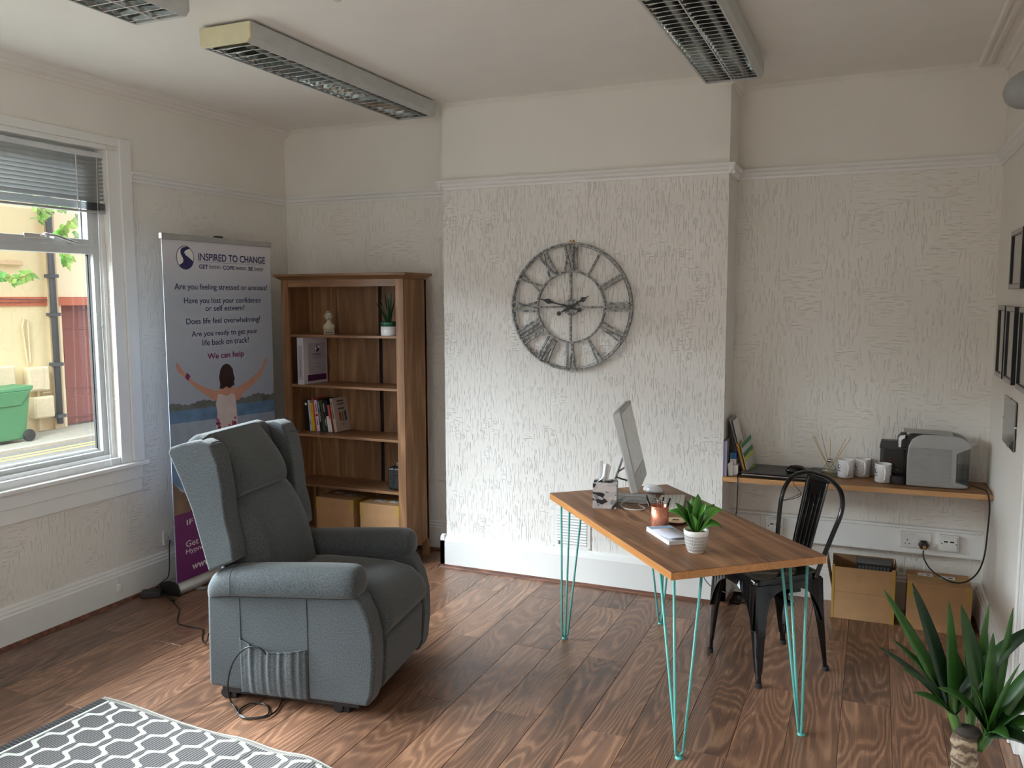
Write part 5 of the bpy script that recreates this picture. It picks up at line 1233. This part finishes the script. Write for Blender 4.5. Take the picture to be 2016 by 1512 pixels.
# potted plant on desk
pl = thing('potted_plant', 'leafy green plant in a white pot with black dashes on the desk', 'plant', (3.178, -1.475, DZ))
g = G('dashed_pot_glaze'); o_ = g.obj(); x_, y_, z_ = g.sep(o_)
an = g.math('ARCTAN2', y_, x_)
row = (z_*(1/.0062)); rf = row.frac(); ri_ = row - rf
dash = ((an*(62/6.2832) + (ri_*1.37).sin()*2.).frac()).lt(.52)
inr = rf.gt(.18)*rf.lt(.86); hl = rf.lt(.12)*((ri_*.5).frac().lt(.3))
ink = (inr*dash).mx(hl)*z_.gt(.007)*z_.lt(.066)*g.noise(o_, 90., 1.).gt(.25)
obj('pot', MB().lathe([(0, 0), (.027, 0), (.030, .003), (.036, .018), (.041, .040), (.0435, .066), (.0455, .072), (.0455, .083), (.0425, .085), (.0405, .082), (.039, .07), (.0, .068)], 40), g.set(g.mix(ink, (.78, .77, .75), (.035, .035, .04)), .35), pl, smooth=True)
obj('gravel', MB().lathe([(0, .078), (.025, .076), (.040, .0735), (.040, .07), (0, .07)], 24), plain('gravel', srgb(120, 84, 56), .9, 0., .5), pl)
def leaf(b, base, tip, w_, sag=.15, fold=.25, n=9, tw=0., prof=.9, t0=0.):
    base, tip = Vector(base), Vector(tip); d_ = tip-base; L_ = d_.length; dn = d_.normalized()
    s0 = dn.cross(Vector((0, 0, 1))); s0 = s0.normalized() if s0.length > 1e-3 else Vector((1, 0, 0))
    up = s0.cross(dn)
    V = []
    for i in range(n+1):
        u = i/n; c = base + d_*u + Vector((0, 0, 1))*sag*L_*math.sin(PI*u)
        ww = w_*.5*(math.sin(PI*min(1., u*.92+.08)**prof))**.7*(1 if u < .999 else 0) + .0004
        a = t0 + tw*u; s_ = s0*math.cos(a) + up*math.sin(a); uu = up*math.cos(a) - s0*math.sin(a)
        V.append([b.bm.verts.new(c+s_*ww+uu*ww*fold), b.bm.verts.new(c), b.bm.verts.new(c-s_*ww+uu*ww*fold)])
    for i in range(n):
        for k in range(2): b.bm.faces.new((V[i][k], V[i+1][k], V[i+1][k+1], V[i][k+1]))
    return b
# image-right is roughly (.92,.39); up is z
rv = Vector((.92, .39, 0)); dv_ = Vector((-.39, .92, 0))
for (a, dp_, z, w_) in [(-.105, 0, .152, .034), (-.075, .02, .180, .030), (-.035, .01, .190, .030), (.006, .01, .215, .034), (.035, -.01, .190, .030), (.070, .02, .175, .036), (.098, .0, .158, .034), (.085, -.04, .105, .030), (.02, -.05, .17, .030), (-.03, -.045, .15, .028), (.05, .04, .16, .03), (-.05, .05, .15, .03), (-.012, .03, .20, .028), (.016, -.02, .15, .026)]:
    tp_ = rv*a + dv_*dp_; bs = tp_*.06
    obj('leaf', leaf(MB(), (bs.x, bs.y, .074), (tp_.x, tp_.y, z), w_*1.2, .06 if z > .16 else .22, .35, tw=a*2, t0=(.7 if a < 0 else -.7)), M_LEAF, pl, smooth=True, solid=.0014)

# ------------------------------------------------------------------ on the wall shelf
def sthing(name, label, cat, x, y, rz=0., group=None): return thing(name, label, cat, (x, y, SHZ(x)), rz, group)
t = sthing('laptop', 'closed black laptop on the wall shelf', 'laptop', 3.325, .118, R(-1))
obj('base', MB().box(-.195, .195, -.125, .125, .003, .018), M_BLACK, t, bevel=.006, seg=3)
obj('lid', MB().box(-.195, .195, -.125, .125, .0195, .028), plain('laptop_lid', (.022, .023, .024), .32), t, bevel=.006, seg=3)
obj('trim_strip', MB().box(-.188, .192, -.1262, -.1245, .014, .0165), M_CHROME, t)
obj('lead', MB().tube([(-.19, -.06, .012), (-.215, -.10, .006), (-.205, -.15, -.02), (-.205, -.155, -.12), (-.21, -.152, -.2), (-.225, -.13, -.29)], .003, 8, smooth=5), M_CABLE, t, smooth=True)
t = thing('computer_mouse', 'black mouse sitting on top of the closed laptop', 'mouse', (3.40, .075, SHZ(3.4)+.0285), R(-60))
obj('shell', MB().loft([[(s_*.034*math.cos(2*PI*k/24), s_*.055*math.sin(2*PI*k/24)-.004*(1-s_), z) for k in range(24)] for s_, z in ((.90, .0005), (1, .008), (.98, .016), (.86, .026), (.66, .034), (.4, .038), (.1, .040))]), M_BLKMETAL, t, smooth=True)
obj('wheel', MB().ell((0, -.028, .034), (.003, .008, .006), 12), M_RUBBER, t, smooth=True)
obj('cable', MB().tube([(0, .05, .006), (-.02, .09, .003), (-.08, .12, .003), (-.09, .17, .002), (-.02, .22, .002), (-.06, .25, .002)], .0018, 6, smooth=4), M_CABLE, t, smooth=True)
obj('cable', MB().tube([(.02, -.045, .004), (.085, -.05, -.01), (.09, -.055, -.04), (.11, -.02, -.085), (.08, -.03, -.115), (.06, -.07, -.13), (.05, -.09, -.135), (.085, -.05, -.11), (.11, -.02, -.085)], .0016, 6, smooth=4), M_CABLE, t, smooth=True)
# reed diffuser
t = sthing('reed_diffuser', 'glass reed diffuser with thin reeds on the wall shelf', 'diffuser', 3.56, .205)
b = MB(); n = 28
b.lathe([(.0, 0), (.038, 0), (.040, .003), (.037, .030), (.030, .052), (.018, .066), (.013, .072), (.013, .080), (.0112, .080), (.0112, .072), (.028, .051), (.035, .030), (.038, .005), (0, .004)], 28)
obj('bottle', b, M_BOTTLE, t, smooth=True)
obj('oil', MB().lathe([(0, .005), (.037, .005), (.036, .018), (0, .018)], 28), glass('oil', (.88, .90, .84), .4), t, smooth=False)
obj('collar', MB().lathe([(0.0115, .073), (.0155, .073), (.0155, .086), (.0115, .086)], 24, cap=False), M_CHROME, t, smooth=True, solid=.001)
M_REED = plain('reed', srgb(196, 164, 116), .7)
for (x, y, z) in ((-.092, .0, .205), (-.086, .01, .210), (-.080, -.005, .204), (-.05, .04, .215), (-.002, .0, .195), (.075, .02, .200), (.100, .0, .208), (-.088, -.01, .200)):
    obj('reed', MB().tube([(x*-.12, y*.1, .01), (x, y, z)], .0015, 6), M_REED, t)
# mugs
def mug(label, x, y, rz):
    t = sthing('mug', label, 'mug', x, y, rz, 'white mugs on the wall shelf')
    b = MB(); b.lathe([(0, 0), (.036, 0), (.040, .003), (.0405, .092), (.0395, .095), (.037, .092), (.0365, .008), (0, .006)], 36)
    obj('cup', b, M_PORC, t, smooth=True)
    obj('handle', MB().tube([(.039, 0, .078), (.052, 0, .080), (.066, 0, .070), (.070, 0, .050), (.064, 0, .030), (.050, 0, .018), (.039, 0, .022)], .0055, 10, smooth=4), M_PORC, t, smooth=True)
    for a0 in (72, -66):
        a0 = R(a0); cyl = lambda u, v, dd: (.0408*math.cos(a0+u/.0408), .0408*math.sin(a0+u/.0408), .052+v)
        for k in range(1):
            b = MB(); b.grid(lambda u, v: tuple((.0407*math.cos(a0+(.011*math.cos(2*PI*u)*v)/.0407), .0407*math.sin(a0+(.011*math.cos(2*PI*u)*v)/.0407), .058+.012*math.sin(2*PI*u)*v)), 24, 4)
            lo = obj('logo', b, M_NAVY, t)
            b = MB(); b.grid(lambda u, v: tuple((.0410*math.cos(a0+((.004+.006*math.cos(2*PI*u)*v))/.0410), .0410*math.sin(a0+((.004+.006*math.cos(2*PI*u)*v))/.0410), .060+.008*math.sin(2*PI*u)*v)), 24, 4)
            obj('logo', b, M_WHITE, t)
            b = MB(); b.grid(lambda u, v: (.0409*math.cos(a0+(u-.5)*.6), .0409*math.sin(a0+(u-.5)*.6), .034+.004*v), 8, 1)
            obj('wordmark', b, M_NAVY, t)
    return t
mug('white mug nearest the reed diffuser on the shelf', 3.640, .185, R(-78))
mug('white mug standing behind between the other two mugs', 3.722, .238, R(-80))
mug('white mug in front of the black capsule box', 3.820, .125, R(-82))
# papers and folders leaning on the breast side
t = thing('magazine', 'lilac magazines stacked upright against the chimney breast corner', 'magazine', (3.036, -.006, SHZ(3.04)))
obj('cover', MB().box(-.028, -.020, -.008, .12, 0, .185), plain('lilac_cover', srgb(120, 104, 142), .5), t)
obj('pages', MB().box(-.020, -.010, -.006, .12, 0, .190), plain('lilac_pages', srgb(150, 146, 166), .5), t)
t.location = (3.064, -.002, SHZ(3.06))
t = thing('carton', 'small white carton standing among folders at the shelf corner', 'box', (3.092, .03, SHZ(3.09)))
obj('body', MB().box(-.016, .016, 0, .05, 0, .055), M_LABEL, t, bevel=.001); obj('lid_flap', MB().box(-.016, .016, 0, .05, .055, .056), M_LABEL, t)
t = thing('medicine_box', 'white box with blue top band leaning at the shelf corner', 'box', (3.066, .05, SHZ(3.06)))
obj('body', MB().box(-.004, .030, 0, .05, 0, .118), M_LABEL, t, bevel=.001); obj('blue_band', MB().box(-.0045, .0305, -.0005, .05, .085, .1185), plain('blue_band', srgb(40, 100, 150), .5), t)
t = thing('leaflet', 'white folded leaflet in front of the blue banded box', 'leaflet', (3.062, .012, SHZ(3.06)))
obj('page', MB().prism([(0, 0), (.014, 0), (.010, .075), (-.006, .062)], 0, .012), M_GLASSF, t); obj('page', MB().prism([(.014, 0), (.022, 0), (.018, .078), (.010, .075)], .004, .014), M_GLASSF, t)
def lean(label, x0, xt, h_, y0, y1, th, m, name='folder', cat='folder'):
    t = thing(name, label, cat, (x0, y0, SHZ(x0)))
    obj('cover', MB().prism([(0, 0), (th, 0), (xt+th, h_), (xt, h_)], 0, y1-y0), m, t)
    return t
lean('dark navy folder leaning at the shelf corner', 3.128, -.075, .262, .075, .27, .003, plain('navy_folder', (.012, .016, .035), .4))
t = lean('pale grey folder of papers leaning on the navy folder', 3.137, -.085, .298, .06, .26, .004, plain('grey_folder', srgb(150, 144, 146), .5))
obj('papers', MB().prism([(.004, 0), (.007, 0), (-.066, .285), (-.069, .285)], .02, .19), M_GLASSF, t)
t = lean('yellow spiral pad leaning in front of the grey folder', 3.146, -.048, .168, .04, .17, .006, plain('yellow_pad', srgb(196, 150, 30), .5), 'notepad', 'notepad')
obj('spiral', MB().tube([(.0+.001*math.cos(i*1.3)-.048*i/40, -.003+.003*math.sin(i*1.3), .168*i/40) for i in range(41)], .0015, 5), plain('orange_spiral', srgb(190, 90, 30), .4), t)
t = thing('packet', 'green, yellow and white packet leaning beside the laptop', 'packet', (3.157, .045, SHZ(3.15)))
pk = [(0, 0), (.002, 0), (-.040, .195), (-.044, .195)]
obj('packet_face', MB().poly([(.002, 0, .0), (.022, .14, .02), (-.010, .15, .20), (-.040, 0, .165)]), plain('packet_white', srgb(196, 200, 196), .4), t, solid=.002)
for k, (v0, v1, c) in enumerate(((.0, .10, srgb(206, 200, 50)), (.10, .16, srgb(90, 150, 70)), (.46, .58, srgb(206, 200, 50)), (.58, .72, srgb(40, 120, 80)), (.88, 1., srgb(50, 130, 84)))):
    A_, B_, C2, D2 = Vector((.002, 0, 0)), Vector((.022, .14, .02)), Vector((-.010, .15, .20)), Vector((-.040, 0, .165)); nn = Vector((.003, -.002, 0))
    obj('packet_stripe', MB().poly([A_.lerp(D2, v0)+nn, B_.lerp(C2, v0)+nn, B_.lerp(C2, v1)+nn, A_.lerp(D2, v1)+nn]), plain('stripe_%d' % k, c, .4), t)
# capsule box
t = sthing('capsule_box', 'black coffee capsule box with copper swirls behind the mug', 'box', 3.865, .215)
obj('carton', MB().box(-.062, .05, -.04, .05, 0, .165), M_BLACK, t, bevel=.001)
obj('lid', MB().loft([[(-.062, -.04, .165), (.05, -.04, .165), (.05, .05, .165), (-.062, .05, .165)], [(-.066, -.044, .166), (.054, -.044, .166), (.054, .05, .166), (-.066, .05, .166)], [(-.058, .0, .200), (.05, .0, .200), (.05, .05, .200), (-.058, .05, .200)]]), plain('grey_card_lid', (.05, .052, .055), .4), t)
obj('side_stripe', MB().box(-.062, -.046, -.0408, -.04, 0, .165), plain('grey_card_lid', (.05, .052, .055), .4), t)
for k, (x, z, r_) in enumerate(((-.03, .10, .012), (-.008, .108, .014), (.016, .102, .012), (.0, .07, .012), (.02, .06, .014))):
    obj('copper_swirl', MB().tube([(x+r_*math.cos(a)*(1-a/9), -.0408, z+r_*math.sin(a)*(1-a/9)) for a in [i*.5 for i in range(12)]], .0013, 5), plain('copper_foil', srgb(160, 96, 60), .3, .8), t)
# coffee machine, side on: local X across the picture
cm = sthing('coffee_machine', 'silver capsule coffee machine with ribbed side on the wall shelf', 'coffee machine', 3.925, .13)
M_MACH = plain('machine_silver', (.36, .36, .355), .34, .4)
def yb(b, pts, y0, y1): return b.prism(pts, y0, y1, 'xz')
prm = [(0, .004), (.275, .004), (.278, .012), (.281, .19)]
sidep = [(.004, .002), (.225, .002), (.268, .006), (.277, .018), (.222, .035), (.222, .175), (.281, .205)] + [(.281-.085*(1-math.cos(PI/2*k/8)), .205+.058*math.sin(PI/2*k/8)) for k in range(1, 9)] + [(.12, .265), (.065, .262), (.040, .252), (.018, .235), (.006, .205), (.0, .15), (.0, .01)]
obj('side_shell', yb(MB(), sidep, -.070, -.058), M_MACH, cm, bevel=.005, seg=3)
obj('side_shell', yb(MB(), sidep, .058, .070), M_MACH, cm, bevel=.005, seg=3)
core = [(.004, .004), (.225, .004), (.225, .18), (.26, .21), (.20, .262), (.10, .270), (.03, .262), (-.004, .235), (-.004, .20), (.0, .01)]
obj('core', yb(MB(), core, -.058, .058), M_BLACK, cm, bevel=.003)
for k in range(24):
    z = .022 + .0074*k
    obj('rib', MB().prism([(.008, z), (.198, z), (.198, z+.0042), (.008, z+.0042)], -.0735, -.0700), M_MACH, cm, bevel=.001)
obj('lid', yb(MB(), [(.0, .272), (.16, .270), (.205, .262), (.20, .256), (.15, .264), (.0, .266), (-.02, .276)], -.06, .06), M_MACH, cm, bevel=.002)
obj('coffee_head', yb(MB(), [(-.004, .262), (-.030, .255), (-.045, .235), (-.045, .195), (-.030, .185), (-.0, .185)], -.035, .035), M_BLACK, cm, bevel=.005)
obj('lever', yb(MB(), [(-.010, .252), (-.034, .248), (-.042, .235), (-.040, .188), (-.028, .188), (-.027, .225), (-.012, .236)], -.040, -.036), M_PORC, cm, bevel=.003)
obj('drip_tray', MB().tube([(-.03, 0, .002), (-.03, 0, .038)], .052, 28), M_BLACK, cm)
tank = [(.223, .036), (.277, .020), (.279, .19), (.281, .204), (.223, .176)]
obj('water_tank', yb(MB(), tank, -.056, .056), M_CLEAR, cm)
obj('water', yb(MB(), [(.225, .037), (.275, .024), (.276, .105), (.225, .105)], -.053, .053), glass('tank_water', (.62, .66, .68), .5), cm)
obj('tank_lid', yb(MB(), [(.272, .208), (.306, .217), (.306, .219), (.270, .211)], -.045, .045), M_CLEAR, cm)
obj('tank_base', MB().box(.226, .272, -.05, .05, .010, .03), plain('smoky_plastic', (.10, .11, .13), .3), cm)

# ------------------------------------------------------------------ boxes on the floor
ob = thing('cardboard_box', 'open cardboard box on the floor under the shelf', 'box', (3.598, .005, 0), R(1.5))
w_, d_, h_ = .297, .205, .205
obj('box_body', MB().box(0, w_, 0, .004, 0, h_).box(0, w_, d_-.004, d_, 0, h_).box(0, .004, .004, d_-.004, 0, h_).box(w_-.004, w_, .004, d_-.004, 0, h_).box(.004, w_-.004, .004, d_-.004, 0, .004), M_CARD, ob, bevel=.001)
obj('flap', MB().box(0, w_, -.0, .004, h_, h_+.066), M_CARD, ob, label='front flap standing up'); obj('flap', MB().box(0, w_, d_-.004, d_, h_, h_+.078), M_CARDD, ob)
obj('flap', MB().prism([(0, h_-.06), (.003, h_-.06), (-.025, h_+.085), (-.028, h_+.085)], .01, d_-.01), M_CARDD, ob); obj('flap', MB().prism([(w_-.003, h_), (w_, h_), (w_+.008, h_+.08), (w_+.005, h_+.08)], .01, d_-.01), M_CARDD, ob)
for x0, x1 in ((-.0008, .012), (w_-.016, w_+.0008)): obj('tape', MB().box(x0, x1, -.0012, .02, .0, h_+.072), M_TAPE, ob)
obj('crease', MB().box(0, w_, -.0010, 0, h_-.064, h_-.0625), M_CARDD, ob)
t = thing('printed_box', 'black printed carton inside the open cardboard box', 'box', (3.712, .05, .0045), R(2))
obj('carton', MB().box(0, .165, 0, .12, 0, .284), M_BLACK, t, bevel=.001); obj('top_face', MB().box(.002, .163, .002, .118, .284, .2845), plain('dark_card', (.018, .015, .017), .35), t)
for k in range(9): obj('printed_text', MB().box(.008+.017*k, .02+.017*k, -.0006, 0, .245 - .012*(k % 2), .274), plain('grey_text', (.10, .10, .11), .5), t)
c2 = carton('sealed cardboard box on the floor in the alcove corner', (3.950, -.012, 0), .285, .215, .236, R(0), ((.085, .15, .0), (.185, .135, -.05)))
for x0 in (-.0008, .261): obj('tape', MB().box(x0, x0+.025, -.0012, .0, .0, .05), M_TAPE, c2)
# extension block and leads under the desk by the breast corner
t = thing('extension_block', 'white extension socket on skirting behind the metal chair', 'socket', (3.085, .20, .008), 0)
obj('housing', MB().box(-.045, .045, -.02, .05, 0, .08), M_SOCK, t, bevel=.004)
obj('rocker', MB().box(-.012, .012, -.024, -.019, .03, .05), M_SOCK, t)
obj('lead', MB().tube([(-.04, -.02, .01), (-.06, -.08, -.003), (-.02, -.16, -.004), (.06, -.17, -.004), (.1, -.10, -.004), (.15, -.16, -.004), (.16, -.05, .0), (.12, -.0, .02)], .003, 8, smooth=5), M_CABLE, t, smooth=True)
t = thing('desk_cable', 'grey cable hanging down behind the desk end to the skirting', 'cable', (2.95, -.2, .70))
obj('lead', MB().tube([(-.03, .03, -.28), (-.02, .05, -.36), (.0, .09, -.50), (.03, .12, -.575), (.08, .14, -.61), (.13, .2, -.64), (.14, .35, -.66)], .003, 8, smooth=5), plain('grey_cable', (.25, .25, .25), .4), t, smooth=True)

# ------------------------------------------------------------------ yucca
yc = thing('yucca_plant', 'potted yucca with sword shaped leaves at the lower right', 'plant', (4.012, -2.20, 0))
obj('pot', MB().lathe([(0, 0), (.115, 0), (.125, .01), (.150, .27), (.158, .275), (.158, .30), (.145, .30), (.140, .27), (0, .265)], 40), M_BLACK, yc, smooth=True)
obj('soil', MB().lathe([(0, .27), (.14, .268), (.14, .262), (0, .262)], 24), M_SOIL, yc)
g = G('yucca_bark'); o_ = g.obj(); x_, y_, z_ = g.sep(o_)
rb_ = ((z_*230. + g.noise(o_, 40., 3.)*13.).sin())*.5+.5; sp_ = g.noise(g.vec('MULTIPLY', o_, (1, 1, 2.)), 60., 3.)
g.bump(rb_ + sp_*.6, .004, .9)
M_YB = g.set(g.mix((rb_*.6+sp_*.5).ramp(.25, .8), srgb(92, 74, 60), srgb(160, 142, 120)), .85)
rings = []
ry = random.Random(9)
for i in range(26):
    z = .26 + .28*i/25; r_ = .030 + .0025*math.sin(i*1.7) + .001*ry.random(); rings.append([(r_*math.cos(2*PI*k/20)+.006*math.sin(z*9), r_*math.sin(2*PI*k/20), z) for k in range(20)])
obj('trunk', MB().loft(rings), M_YB, yc, smooth=True)
obj('cut_top', MB().lathe([(0, .536), (.024, .538), (.031, .548), (.029, .556), (.012, .560), (0, .556)], 18), plain('dark_cut_wood', srgb(58, 50, 46), .9, 0., .4), yc, smooth=True)
heads = [(-.035, .012, .585), (.045, -.010, .555), (.01, .04, .57)]
for hx, hy, hz in heads: obj('shoot', MB().tube([(hx*.55, hy*.4, hz-.045), (hx, hy, hz), (hx*1.05, hy, hz+.05)], .013, 12, smooth=3), leafmat('shoot_green', srgb(50, 84, 36), srgb(88, 124, 56)), yc, smooth=True)
# leaf tips given as offsets: (along picture right, depth, height above floor, width, head, sag)
tips = [(-.205, .05, .885, .030, 0, .02), (-.140, .03, .915, .036, 0, .03), (-.055, .02, .878, .033, 0, .0), (-.125, .10, .87, .018, 0, .03), (-.228, -.04, .765, .022, 0, .05), (-.185, .02, .765, .020, 0, .08), (-.17, -.06, .72, .028, 0, .07), (-.15, -.10, .68, .018, 0, .05),
        (-.022, .04, .865, .038, 1, .04), (.045, .05, .870, .018, 2, .0), (.095, .03, .872, .020, 1, .0), (.165, .02, .845, .040, 0, .10), (.170, -.02, .79, .034, 1, .05), (.19, .0, .74, .036, 1, .07), (.16, -.08, .70, .034, 1, .08), (.165, -.06, .62, .036, 1, .10), (.17, .05, .68, .02, 1, .04),
        (.08, -.10, .78, .042, 1, .03), (-.02, -.08, .71, .032, 1, .10), (-.09, -.08, .69, .030, 1, .12), (.05, .08, .80, .032, 2, .02), (.12, .09, .78, .03, 2, .03), (.02, .02, .73, .03, 1, .05), (-.045, -.02, .60, .022, 0, .02), (.06, -.12, .60, .030, 1, .14), (.12, -.12, .585, .034, 1, .14), (-.03, .07, .74, .03, 2, .04), (.0, .11, .80, .025, 2, .02), (.04, -.02, .82, .028, 1, .0)]
rv2 = Vector((.99, .13, 0)); dv2 = Vector((-.13, .99, 0))
for a, dpt, z, w_, hd_, sg in tips:
    hx, hy, hz = heads[hd_]; p = rv2*a + dv2*dpt
    lim = W - 4.012 - .015
    if p.x > lim: p.x = lim
    obj('leaf', leaf(MB(), (hx, hy, hz), (p.x, p.y, z), w_*1.15, sg, .30, 12, tw=a, prof=.8, t0=(ry.uniform(.6, 1.1) if a < 0 else -ry.uniform(.6, 1.1))), M_YUCCA, yc, smooth=True, solid=.0012)
